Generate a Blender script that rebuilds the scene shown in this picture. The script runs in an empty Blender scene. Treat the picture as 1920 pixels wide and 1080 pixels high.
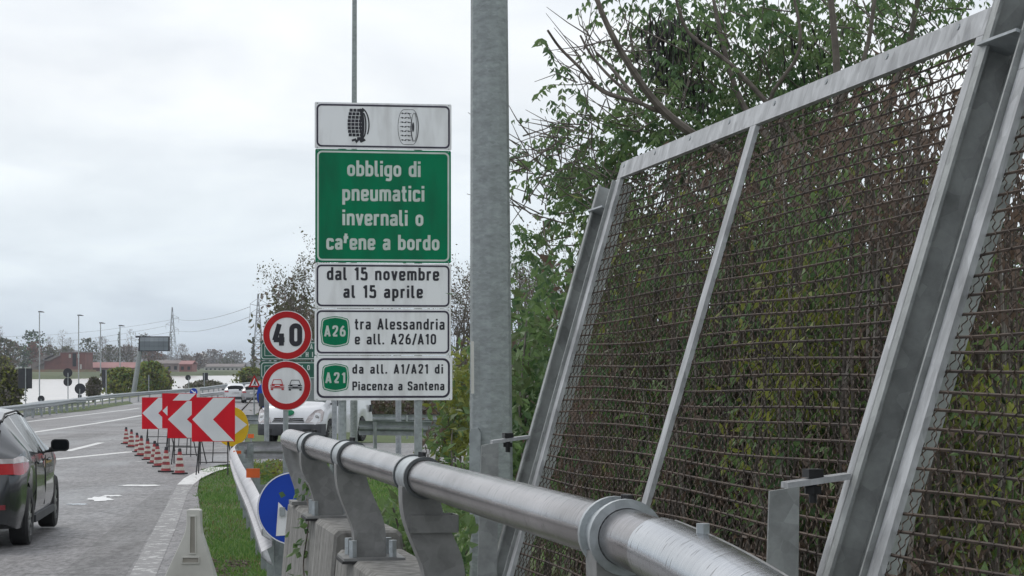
import bpy, math, random
import numpy as np
from mathutils import Vector, Matrix
random.seed(7)
rng = np.random.default_rng(7)
C = bpy.context.scene.collection
R = math.radians

# ------------------------------------------------------------------ camera, world, sun, exposure
F, HY, CH, GR = 4000.0, 685.0, 1.7, 0.00975      # focal length in photo pixels, horizon row, eye height, road grade
cd = bpy.data.cameras.new('camera'); cam = bpy.data.objects.new('camera', cd); C.objects.link(cam)
cam.location = (0, 0, CH); cam.rotation_euler = (R(90), 0, 0)
cd.sensor_width = 36; cd.lens = 36 * F / 1920; cd.shift_y = (HY - 540) / 1920
cd.clip_start = 0.05; cd.clip_end = 20000
bpy.context.scene.camera = cam
SUN_EL, SUN_AZ = R(48), R(-35)                     # azimuth measured from +Y towards +X
w = bpy.data.worlds.new('World'); bpy.context.scene.world = w; w.use_nodes = True
nt = w.node_tree; N = nt.nodes; L = nt.links
for n in list(N): N.remove(n)
def wn(t, **k):
    n = N.new(t)
    for a, b in k.items(): setattr(n, a, b)
    return n
out = wn('ShaderNodeOutputWorld'); bg = wn('ShaderNodeBackground')
sky = wn('ShaderNodeTexSky', sky_type='NISHITA', sun_disc=False)
sky.sun_elevation = SUN_EL; sky.sun_rotation = SUN_AZ; sky.air_density = 1.2; sky.dust_density = 2.0
tc = wn('ShaderNodeTexCoord'); sep = wn('ShaderNodeSeparateXYZ'); L.new(tc.outputs['Generated'], sep.inputs[0])
za = wn('ShaderNodeMath', operation='ABSOLUTE'); L.new(sep.outputs[2], za.inputs[0])
zb = wn('ShaderNodeMath', operation='ADD'); L.new(za.outputs[0], zb.inputs[0]); zb.inputs[1].default_value = 0.24
dx = wn('ShaderNodeMath', operation='DIVIDE'); L.new(sep.outputs[0], dx.inputs[0]); L.new(zb.outputs[0], dx.inputs[1])
dy = wn('ShaderNodeMath', operation='DIVIDE'); L.new(sep.outputs[1], dy.inputs[0]); L.new(zb.outputs[0], dy.inputs[1])
cmb = wn('ShaderNodeCombineXYZ'); L.new(dx.outputs[0], cmb.inputs[0]); L.new(dy.outputs[0], cmb.inputs[1])
n1 = wn('ShaderNodeTexNoise'); n1.inputs['Scale'].default_value = 2.1; n1.inputs['Detail'].default_value = 7; n1.inputs['Roughness'].default_value = 0.5; n1.inputs['Distortion'].default_value = 0.4
mpn = wn('ShaderNodeMapping'); mpn.inputs['Location'].default_value = (3.3, 1.2, 0); mpn.inputs['Scale'].default_value = (1.0, 1.0, 1)
L.new(cmb.outputs[0], mpn.inputs[0]); L.new(mpn.outputs[0], n1.inputs['Vector'])
cr = wn('ShaderNodeValToRGB'); e = cr.color_ramp.elements
e[0].position = 0.36; e[0].color = (8.5, 8.95, 9.6, 1); e[1].position = 0.62; e[1].color = (11.0, 11.3, 11.6, 1)
L.new(n1.outputs[0], cr.inputs[0])
mx = wn('ShaderNodeMix', data_type='RGBA'); mx.inputs[0].default_value = 0.86
er = wn('ShaderNodeValToRGB'); ee = er.color_ramp.elements; ee[0].position = 0.0; ee[0].color = (.74, .86, .96, 1); ee[1].position = .13; ee[1].color = (1, 1, 1, 1)
L.new(sep.outputs[2], er.inputs[0]); em_ = wn('ShaderNodeMix', data_type='RGBA', blend_type='MULTIPLY'); em_.inputs[0].default_value = 1
L.new(cr.outputs[0], em_.inputs[6]); L.new(er.outputs[0], em_.inputs[7])
L.new(sky.outputs[0], mx.inputs[6]); L.new(em_.outputs[2], mx.inputs[7])
L.new(mx.outputs[2], bg.inputs[0]); bg.inputs[1].default_value = 0.1
L.new(bg.outputs[0], out.inputs[0])
ld = bpy.data.lights.new('sun', 'SUN'); ld.energy = 0.9; ld.angle = R(20); ld.color = (1, .96, .9)
sun = bpy.data.objects.new('sun', ld); C.objects.link(sun)
sdir = Vector((math.sin(SUN_AZ) * math.cos(SUN_EL), math.cos(SUN_AZ) * math.cos(SUN_EL), math.sin(SUN_EL)))
sun.rotation_euler = sdir.to_track_quat('Z', 'Y').to_euler()
vs = bpy.context.scene.view_settings
vs.view_transform = 'Standard'; vs.look = 'None'; vs.exposure = 0.0; vs.gamma = 1; vs.use_curve_mapping = False

# ------------------------------------------------------------------ ground profile and pixel helpers
PROF = [(-80, .78), (0, 0), (100, -.975), (140, -1.2), (176, -1.25), (220, -.95), (300, -.2), (420, .5)]
PX, PZ = np.array([p[0] for p in PROF]), np.array([p[1] for p in PROF])
def gz(Y): return float(np.interp(Y, PX, PZ))
_Ys = np.concatenate([np.linspace(4, 100, 600), np.linspace(100.5, 420, 600)])
_py = np.array([HY + F * (CH - gz(y)) / y for y in _Ys])
def Yof(py): return float(np.interp(-py, -_py, _Ys))
def P(px, py, Y): return Vector(((px - 960) / F * Y, Y, CH - (py - HY) / F * Y))
def gp(px, py):
    Y = Yof(py); return Vector(((px - 960) / F * Y, Y, gz(Y)))
def gx(px, Y): return Vector(((px - 960) / F * Y, Y, gz(Y)))

# ------------------------------------------------------------------ materials
def newmat(name):
    m = bpy.data.materials.new(name); m.use_nodes = True
    return m, m.node_tree.nodes, m.node_tree.links, m.node_tree.nodes['Principled BSDF']
def M(name, col, rough=.6, metal=0, col2=None, scale=4, lo=.35, hi=.65, bump=0, bscale=60, stretch=None, spec=.5, rvar=0, detail=6, coat=0):
    m, n, l, b = newmat(name)
    b.inputs['Roughness'].default_value = rough; b.inputs['Metallic'].default_value = metal
    b.inputs['Specular IOR Level'].default_value = spec; b.inputs['Coat Weight'].default_value = coat
    c2 = col2 if col2 else tuple(c * .72 for c in col)
    t = n.new('ShaderNodeTexCoord'); mp = n.new('ShaderNodeMapping'); l.new(t.outputs['Object'], mp.inputs[0])
    if stretch: mp.inputs['Scale'].default_value = stretch
    nz = n.new('ShaderNodeTexNoise'); nz.inputs['Scale'].default_value = scale; nz.inputs['Detail'].default_value = detail
    l.new(mp.outputs[0], nz.inputs['Vector'])
    r = n.new('ShaderNodeValToRGB'); r.color_ramp.elements[0].position = lo; r.color_ramp.elements[1].position = hi
    r.color_ramp.elements[0].color = (*c2, 1); r.color_ramp.elements[1].color = (*col, 1)
    l.new(nz.outputs[0], r.inputs[0]); l.new(r.outputs[0], b.inputs['Base Color'])
    if rvar:
        mr = n.new('ShaderNodeMapRange'); mr.inputs[3].default_value = rough - rvar; mr.inputs[4].default_value = rough + rvar
        l.new(nz.outputs[0], mr.inputs[0]); l.new(mr.outputs[0], b.inputs['Roughness'])
    if bump:
        n2 = n.new('ShaderNodeTexNoise'); n2.inputs['Scale'].default_value = bscale; n2.inputs['Detail'].default_value = 5
        l.new(mp.outputs[0], n2.inputs['Vector'])
        bp = n.new('ShaderNodeBump'); bp.inputs['Strength'].default_value = bump; bp.inputs['Distance'].default_value = .02
        l.new(n2.outputs[0], bp.inputs['Height']); l.new(bp.outputs[0], b.inputs['Normal'])
    return m
def leafmat(name, col, col2, scale=1.5, trans=.35):
    m, n, l, b = newmat(name)
    o = n['Material Output']; t = n.new('ShaderNodeTexCoord'); nz = n.new('ShaderNodeTexNoise')
    nz.inputs['Scale'].default_value = scale; nz.inputs['Detail'].default_value = 8; nz.inputs['Roughness'].default_value = .75
    l.new(t.outputs['Object'], nz.inputs['Vector'])
    r = n.new('ShaderNodeValToRGB'); r.color_ramp.elements[0].position = .35; r.color_ramp.elements[1].position = .65
    r.color_ramp.elements[0].color = (*col2, 1); r.color_ramp.elements[1].color = (*col, 1); l.new(nz.outputs[0], r.inputs[0])
    l.new(r.outputs[0], b.inputs['Base Color']); b.inputs['Roughness'].default_value = .5
    tr = n.new('ShaderNodeBsdfTranslucent'); l.new(r.outputs[0], tr.inputs[0])
    mxs = n.new('ShaderNodeMixShader'); mxs.inputs[0].default_value = trans
    l.new(b.outputs[0], mxs.inputs[1]); l.new(tr.outputs[0], mxs.inputs[2]); l.new(mxs.outputs[0], o.inputs[0])
    return m
def galv(name, base=.34, rough=.5, tint=(.93, 1.0, 1.03), metal=.35, vs_=22, streak=None, con=.74):
    """hot-dip galvanised steel: large mottled spangle plus fine grime"""
    m, n, l, b = newmat(name)
    t = n.new('ShaderNodeTexCoord'); mp = n.new('ShaderNodeMapping'); l.new(t.outputs['Object'], mp.inputs[0])
    if streak: mp.inputs['Scale'].default_value = streak
    v = n.new('ShaderNodeTexVoronoi'); v.inputs['Scale'].default_value = vs_
    nz = n.new('ShaderNodeTexNoise'); nz.inputs['Scale'].default_value = vs_ * .35; nz.inputs['Detail'].default_value = 8; nz.inputs['Roughness'].default_value = .65
    l.new(mp.outputs[0], nz.inputs['Vector']); l.new(mp.outputs[0], v.inputs['Vector'])
    bw = n.new('ShaderNodeRGBToBW'); l.new(v.outputs['Color'], bw.inputs[0])
    ad = n.new('ShaderNodeMath'); ad.operation = 'MULTIPLY_ADD'; l.new(bw.outputs[0], ad.inputs[0]); ad.inputs[1].default_value = .22; l.new(nz.outputs[0], ad.inputs[2])
    r = n.new('ShaderNodeValToRGB'); r.color_ramp.elements[0].position = .38; r.color_ramp.elements[1].position = .85
    r.color_ramp.elements[0].color = (*[base * con * c for c in tint], 1); r.color_ramp.elements[1].color = (*[base * 1.3 * c for c in tint], 1)
    l.new(ad.outputs[0], r.inputs[0]); l.new(r.outputs[0], b.inputs['Base Color'])
    b.inputs['Metallic'].default_value = metal
    mr = n.new('ShaderNodeMapRange'); mr.inputs[3].default_value = rough - .12; mr.inputs[4].default_value = rough + .15
    l.new(nz.outputs[0], mr.inputs[0]); l.new(mr.outputs[0], b.inputs['Roughness'])
    bp = n.new('ShaderNodeBump'); bp.inputs['Strength'].default_value = .08; bp.inputs['Distance'].default_value = .01
    l.new(nz.outputs[0], bp.inputs['Height']); l.new(bp.outputs[0], b.inputs['Normal'])
    return m
m_galv = galv('galvanised_steel'); m_pole = galv('galvanised_pole', .30, .55, vs_=30, streak=(1, 1, 2.2), tint=(.94, 1.02, 1.02))
m_frame = galv('galvanised_frame', .42, .5, tint=(.98, 1, 1.02), vs_=40, metal=.2, streak=(1, 1, .35), con=.5)
m_web = galv('galvanised_web', .36, .55, vs_=26, tint=(.96, 1, .98), con=.6)
m_rail = galv('guardrail_steel', .36, .5, vs_=12)
m_railwhite = galv('guardrail_pale', .44, .4, vs_=12, metal=.3, tint=(1, .99, 1.03))
m_pipe = None
def pipemat(nm='worn_steel_pipe', ca=(.10, .085, .08, 1), cb=(.35, .33, .335, 1)):
    m, n, l, b = newmat(nm)
    t = n.new('ShaderNodeTexCoord'); mp = n.new('ShaderNodeMapping'); l.new(t.outputs['UV'], mp.inputs[0]); mp.inputs['Scale'].default_value = (60, 1.1, 1)
    nz = n.new('ShaderNodeTexNoise'); nz.inputs['Scale'].default_value = 2; nz.inputs['Detail'].default_value = 8; l.new(mp.outputs[0], nz.inputs['Vector'])
    n3 = n.new('ShaderNodeTexNoise'); n3.inputs['Scale'].default_value = 2.5; n3.inputs['Detail'].default_value = 5; l.new(t.outputs['Object'], n3.inputs['Vector'])
    ad = n.new('ShaderNodeMath'); ad.operation = 'MULTIPLY_ADD'; l.new(n3.outputs[0], ad.inputs[0]); ad.inputs[1].default_value = .7; l.new(nz.outputs[0], ad.inputs[2])
    r = n.new('ShaderNodeValToRGB'); r.color_ramp.elements[0].position = .62; r.color_ramp.elements[1].position = 1.0
    r.color_ramp.elements[0].color = ca; r.color_ramp.elements[1].color = cb
    l.new(ad.outputs[0], r.inputs[0])
    # small dark drips running round the pipe
    mp2 = n.new('ShaderNodeMapping'); l.new(t.outputs['UV'], mp2.inputs[0]); mp2.inputs['Scale'].default_value = (42, 4, 1)
    v = n.new('ShaderNodeTexNoise'); v.inputs['Scale'].default_value = 1.6; v.inputs['Detail'].default_value = 2; l.new(mp2.outputs[0], v.inputs['Vector'])
    r2 = n.new('ShaderNodeValToRGB'); r2.color_ramp.elements[0].position = .34; r2.color_ramp.elements[1].position = .39
    r2.color_ramp.elements[0].color = (.22, .2, .19, 1); r2.color_ramp.elements[1].color = (1, 1, 1, 1); l.new(v.outputs[0], r2.inputs[0])
    mm = n.new('ShaderNodeMix'); mm.data_type = 'RGBA'; mm.blend_type = 'MULTIPLY'; mm.inputs[0].default_value = .8
    l.new(r.outputs[0], mm.inputs[6]); l.new(r2.outputs[0], mm.inputs[7]); l.new(mm.outputs[2], b.inputs['Base Color'])
    b.inputs['Metallic'].default_value = 1.0
    mr = n.new('ShaderNodeMapRange'); mr.inputs[3].default_value = .10; mr.inputs[4].default_value = .34; l.new(nz.outputs[0], mr.inputs[0]); l.new(mr.outputs[0], b.inputs['Roughness'])
    bp = n.new('ShaderNodeBump'); bp.inputs['Strength'].default_value = .06; bp.inputs['Distance'].default_value = .003
    l.new(nz.outputs[0], bp.inputs['Height']); l.new(bp.outputs[0], b.inputs['Normal'])
    return m
m_pipe = pipemat(); m_sleeve = pipemat('sleeve_steel', (.34, .35, .37, 1), (.52, .53, .55, 1))
m_clamp = galv('clamp_steel', .40, .42, vs_=40, metal=.5)
m_post = galv('post_steel', .21, .5, vs_=25, metal=.3, tint=(1.0, 1.0, .98)); m_ring = galv('shaded_collar_steel', .12, .45, vs_=30, metal=.4)  # darker collar steel: the shadowed gaps at clamp edges are put into its colour
m_rust = M('rusty_wire', (.09, .062, .045), .8, .1, (.04, .03, .025), 9)
m_dark = M('dark_iron', (.03, .03, .032), .5, .3)
m_black = M('black_rubber', (.022, .022, .023), .7)
def concrete():
    m, n, l, b = newmat('weathered_concrete')
    t = n.new('ShaderNodeTexCoord'); mp = n.new('ShaderNodeMapping'); l.new(t.outputs['Object'], mp.inputs[0]); mp.inputs['Scale'].default_value = (9, 9, .7)
    nz = n.new('ShaderNodeTexNoise'); nz.inputs['Scale'].default_value = 2; nz.inputs['Detail'].default_value = 8; l.new(mp.outputs[0], nz.inputs['Vector'])
    n3 = n.new('ShaderNodeTexNoise'); n3.inputs['Scale'].default_value = 26; n3.inputs['Detail'].default_value = 6; l.new(t.outputs['Object'], n3.inputs['Vector'])
    ad = n.new('ShaderNodeMath'); ad.operation = 'MULTIPLY_ADD'; l.new(n3.outputs[0], ad.inputs[0]); ad.inputs[1].default_value = .5; l.new(nz.outputs[0], ad.inputs[2])
    r = n.new('ShaderNodeValToRGB'); r.color_ramp.elements[0].position = .5; r.color_ramp.elements[1].position = 1.0
    r.color_ramp.elements[0].color = (.105, .10, .092, 1); r.color_ramp.elements[1].color = (.29, .283, .265, 1); l.new(ad.outputs[0], r.inputs[0])
    l.new(r.outputs[0], b.inputs['Base Color']); b.inputs['Roughness'].default_value = .85
    bp = n.new('ShaderNodeBump'); bp.inputs['Strength'].default_value = .3; bp.inputs['Distance'].default_value = .01; l.new(n3.outputs[0], bp.inputs['Height']); l.new(bp.outputs[0], b.inputs['Normal'])
    return m
m_conc = concrete()
m_white = M('sign_white', (.84, .84, .86), .6, 0, (.66, .65, .66), 1.6, stretch=(2.5, 2.5, .6), lo=.3, hi=.55, spec=.3)
m_signgreen = M('sign_green', (.0, .19, .085), .6, 0, (.005, .135, .065), 1.5, stretch=(2, 2, .6), lo=.3, hi=.6, spec=.12)
m_lettergrey = M('sign_letter_pale', (.60, .66, .62), .6, 0, (.5, .56, .52), 3)
m_ink = M('sign_black_ink', (.016, .015, .025), .5)
m_inkpurple = M('sign_border_ink', (.03, .022, .05), .5)
m_signred = M('sign_red', (.50, .018, .022), .6, 0, (.42, .016, .02), 2, spec=.2)
m_boardred = M('board_red', (.66, .012, .025), .5, 0, (.56, .012, .025), 2, spec=.15)
m_boardwhite = M('board_white', (.72, .73, .74), .5, 0, (.62, .63, .65), 1.5)
m_blue = M('sign_blue', (.016, .07, .46), .5, 0, (.014, .055, .38), 1.2, spec=.2)
m_yellow = M('sign_yellow', (.72, .46, .02), .5, 0, (.6, .38, .02), 2, spec=.2)
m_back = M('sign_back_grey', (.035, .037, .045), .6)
m_dgreen = M('sign_dark_green', (.012, .11, .07), .45)
m_orange = M('reflector_orange', (.8, .13, .01), .35)
m_cone_r = M('cone_red', (.33, .032, .036), .55, 0, (.20, .024, .028), 6)
m_cone_w = M('cone_white', (.66, .63, .56), .55, 0, (.42, .38, .33), 9)
m_plastic = M('white_plastic', (.62, .61, .56), .5, 0, (.45, .44, .40), 3)
def asphalt(nm='worn_asphalt', ca=(.035, .034, .036, 1), cb=(.27, .262, .264, 1)):
    m, n, l, b = newmat(nm)
    t = n.new('ShaderNodeTexCoord')
    def noise(sc, det, ro, st=None):
        z = n.new('ShaderNodeTexNoise'); z.inputs['Scale'].default_value = sc; z.inputs['Detail'].default_value = det; z.inputs['Roughness'].default_value = ro
        if st: mp = n.new('ShaderNodeMapping'); mp.inputs['Scale'].default_value = st; mp.inputs['Rotation'].default_value = (0, 0, -.12); l.new(t.outputs['Object'], mp.inputs[0]); l.new(mp.outputs[0], z.inputs['Vector'])
        else: l.new(t.outputs['Object'], z.inputs['Vector'])
        return z
    def mul(a, k, add):
        q = n.new('ShaderNodeMath'); q.operation = 'MULTIPLY_ADD'; l.new(a, q.inputs[0]); q.inputs[1].default_value = k
        if isinstance(add, float): q.inputs[2].default_value = add
        else: l.new(add, q.inputs[2])
        return q.outputs[0]
    g = noise(1.0, 9, .8, (16, 4.5, 1)); c = noise(1.0, 6, .6, (.6, .07, 1)); p = noise(.35, 7, .7)
    sm = mul(g.outputs[0], 2.6, -.82); sm = mul(c.outputs[0], .9, sm); sm = mul(p.outputs[0], .9, sm)
    r = n.new('ShaderNodeValToRGB'); r.color_ramp.elements[0].position = .55; r.color_ramp.elements[1].position = 1.0
    sm2 = mul(sm, .58, 0.0); 
    r.color_ramp.elements[0].color = ca; r.color_ramp.elements[1].color = cb
    l.new(sm2, r.inputs[0])
    v = n.new('ShaderNodeTexVoronoi'); v.feature = 'DISTANCE_TO_EDGE'; v.inputs['Scale'].default_value = .45
    w_ = noise(1.2, 5, .7); mxv = n.new('ShaderNodeMix'); mxv.data_type = 'RGBA'; mxv.inputs[0].default_value = .35; l.new(t.outputs['Object'], mxv.inputs[6]); l.new(w_.outputs['Color'], mxv.inputs[7]); l.new(mxv.outputs[2], v.inputs['Vector'])
    cr_ = n.new('ShaderNodeValToRGB'); cr_.color_ramp.elements[0].position = .0; cr_.color_ramp.elements[1].position = .02; cr_.color_ramp.elements[0].color = (.45, .45, .45, 1); cr_.color_ramp.elements[1].color = (1, 1, 1, 1); l.new(v.outputs['Distance'], cr_.inputs[0])
    mm = n.new('ShaderNodeMix'); mm.data_type = 'RGBA'; mm.blend_type = 'MULTIPLY'; mm.inputs[0].default_value = .7; l.new(r.outputs[0], mm.inputs[6]); l.new(cr_.outputs[0], mm.inputs[7])
    l.new(mm.outputs[2], b.inputs['Base Color'])
    mr = n.new('ShaderNodeMapRange'); mr.inputs[1].default_value = .35; mr.inputs[2].default_value = .65; mr.inputs[3].default_value = .36; mr.inputs[4].default_value = .75
    l.new(c.outputs[0], mr.inputs[0]); l.new(mr.outputs[0], b.inputs['Roughness'])
    bp = n.new('ShaderNodeBump'); bp.inputs['Strength'].default_value = .6; bp.inputs['Distance'].default_value = .015; l.new(g.outputs[0], bp.inputs['Height']); l.new(bp.outputs[0], b.inputs['Normal'])
    return m
m_asph = asphalt(); m_asph2 = asphalt('repaired_asphalt', (.026, .025, .027, 1), (.205, .2, .2, 1))
def wornpaint(name, lo, hi):
    m, n, l, b = newmat(name)
    t = n.new('ShaderNodeTexCoord'); a = n.new('ShaderNodeTexNoise'); a.inputs['Scale'].default_value = 7; a.inputs['Detail'].default_value = 12; a.inputs['Roughness'].default_value = .75
    l.new(t.outputs['Object'], a.inputs['Vector'])
    r = n.new('ShaderNodeValToRGB'); r.color_ramp.elements[0].position = lo; r.color_ramp.elements[1].position = hi
    r.color_ramp.elements[0].color = (.2, .195, .195, 1); r.color_ramp.elements[1].color = (.66, .66, .65, 1)
    l.new(a.outputs[0], r.inputs[0]); l.new(r.outputs[0], b.inputs['Base Color']); b.inputs['Roughness'].default_value = .6
    return m
m_paint = wornpaint('road_paint', .36, .46); m_wornpaint = wornpaint('worn_road_paint', .535, .63)
m_puddle = M('puddle_water', (.03, .03, .03), .03, 0, spec=1.0)
m_grassg = M('grass_ground', (.09, .13, .035), .9, 0, (.055, .075, .025), 1.3, bump=.5, bscale=30)
m_land = M('land', (.12, .13, .06), .95, 0, (.075, .10, .04), .02, detail=9)
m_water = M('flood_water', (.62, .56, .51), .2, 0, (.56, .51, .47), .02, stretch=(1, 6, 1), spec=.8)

# ------------------------------------------------------------------ mesh helpers
ORG = {}
class MB:
    def __init__(s): s.v = []; s.f = []; s.m = []; s.uv = None
    def add(s, vs_, fs, m=0):
        o = len(s.v); s.v += [tuple(p) for p in vs_]; s.f += [tuple(i + o for i in f) for f in fs]; s.m += [m] * len(fs); return s
    def poly(s, pts, m=0): return s.add(pts, [tuple(range(len(pts)))], m)
    def box(s, c, size, rot=None, m=0):
        c = Vector(c); h = [x / 2 for x in size]
        vs_ = [Vector((x * h[0], y * h[1], z * h[2])) for z in (-1, 1) for y in (-1, 1) for x in (-1, 1)]
        if rot is not None: vs_ = [rot @ p for p in vs_]
        return s.add([p + c for p in vs_], [(0, 2, 3, 1), (4, 5, 7, 6), (0, 1, 5, 4), (2, 6, 7, 3), (0, 4, 6, 2), (1, 3, 7, 5)], m)
    def prism(s, pts, off, m=0):
        n = len(pts); off = Vector(off); pts = [Vector(p) for p in pts]
        return s.add(pts + [p + off for p in pts], [tuple(range(n)), tuple(range(2 * n - 1, n - 1, -1))] + [(i, i + n, (i + 1) % n + n, (i + 1) % n) for i in range(n)], m)
    def tube(s, pts, r, n=8, m=0, cap=True, squash=None):
        pts = [Vector(p) for p in pts]; k = len(pts)
        rs = r if isinstance(r, (list, tuple)) else [r] * k
        d0 = (pts[1] - pts[0]).normalized(); a = Vector((0, 0, 1)) if abs(d0.z) < .9 else Vector((1, 0, 0))
        u = d0.cross(a).normalized(); vs_ = []; fs = []
        for i, p in enumerate(pts):
            d = (pts[min(i + 1, k - 1)] - pts[max(i - 1, 0)]).normalized()
            u = (u - d * u.dot(d)).normalized(); v_ = d.cross(u)
            for j in range(n):
                t = 2 * math.pi * j / n; vs_.append(p + (u * math.cos(t) + v_ * math.sin(t)) * rs[i])
        for i in range(k - 1):
            for j in range(n): fs.append((i * n + j, i * n + (j + 1) % n, (i + 1) * n + (j + 1) % n, (i + 1) * n + j))
        if cap: fs += [tuple(range(n - 1, -1, -1)), tuple(range((k - 1) * n, k * n))]
        return s.add(vs_, fs, m)
    def lathe(s, prof, c, axis='Z', n=24, m=0, rot=None):
        """prof: list of (radius, height)"""
        vs_ = []; fs = []; c = Vector(c)
        for r_, h in prof:
            for j in range(n):
                t = 2 * math.pi * j / n; p = Vector((r_ * math.cos(t), r_ * math.sin(t), h))
                if axis == 'X': p = Vector((p.z, p.x, p.y))
                if axis == 'Y': p = Vector((p.x, p.z, p.y))
                if rot is not None: p = rot @ p
                vs_.append(p + c)
        for i in range(len(prof) - 1):
            for j in range(n): fs.append((i * n + j, i * n + (j + 1) % n, (i + 1) * n + (j + 1) % n, (i + 1) * n + j))
        return s.add(vs_, fs, m)
    def build(s, name, mats, parent=None, org=None, smooth=35):
        me = bpy.data.meshes.new(name); o = bpy.data.objects.new(name, me); C.objects.link(o)
        og = Vector((0, 0, 0))
        if parent is not None: og = ORG.get(parent.name, og); o.parent = parent; ORG[o.name] = og
        elif org is not None: og = Vector(org); o.location = og; ORG[o.name] = og
        me.from_pydata([(p[0] - og.x, p[1] - og.y, p[2] - og.z) for p in s.v], [], s.f)
        for mt in (mats if isinstance(mats, (list, tuple)) else [mats]): me.materials.append(mt)
        if any(s.m): me.polygons.foreach_set('material_index', s.m)
        if smooth:
            me.polygons.foreach_set('use_smooth', [True] * len(s.f)); me.update(); me.set_sharp_from_angle(angle=R(smooth))
        me.update(); return o
def tag(o, label, cat, group=None, kind=None):
    if label: o['label'] = label
    if cat: o['category'] = cat
    if group: o['group'] = group
    if kind: o['kind'] = kind
    return o
def thing(name, label, cat, loc=(0, 0, 0), group=None):
    o = bpy.data.objects.new(name, None); C.objects.link(o); o.location = loc; o.empty_display_size = .2
    ORG[o.name] = Vector(loc); return tag(o, label, cat, group)
def structure(o): o['kind'] = 'structure'; return o
def copy_tree(o, parent=None):
    c = o.copy(); C.objects.link(c); c.parent = parent
    for k in [x for x in bpy.data.objects if x.parent == o]: copy_tree(k, c)
    return c
def np_obj(name, V, Fc, mi, mats, parent=None, org=None, smooth=False):
    """V (n,3), Fc (k,4) quads"""
    me = bpy.data.meshes.new(name); o = bpy.data.objects.new(name, me); C.objects.link(o)
    og = Vector((0, 0, 0))
    if parent is not None: og = ORG.get(parent.name, og); o.parent = parent; ORG[o.name] = og
    elif org is not None: og = Vector(org); o.location = og; ORG[o.name] = og
    V = np.asarray(V, dtype=np.float32) - np.array(og, dtype=np.float32); k, q = Fc.shape
    me.vertices.add(len(V)); me.vertices.foreach_set('co', V.ravel())
    me.loops.add(k * q); me.loops.foreach_set('vertex_index', Fc.astype(np.int32).ravel())
    me.polygons.add(k); me.polygons.foreach_set('loop_start', np.arange(0, k * q, q, dtype=np.int32))
    for mt in mats: me.materials.append(mt)
    if mi is not None: me.polygons.foreach_set('material_index', np.asarray(mi, dtype=np.int32))
    me.polygons.foreach_set('use_smooth', np.full(k, smooth)); me.update(calc_edges=True); return o
def chaikin(p, it=2, closed=False):
    for _ in range(it):
        q = []
        n = len(p)
        for i in range(n if closed else n - 1):
            a, b = p[i], p[(i + 1) % n]
            q += [tuple(.75 * x + .25 * y for x, y in zip(a, b)), tuple(.25 * x + .75 * y for x, y in zip(a, b))]
        p = q if closed else [p[0]] + q + [p[-1]]
    return p

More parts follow.
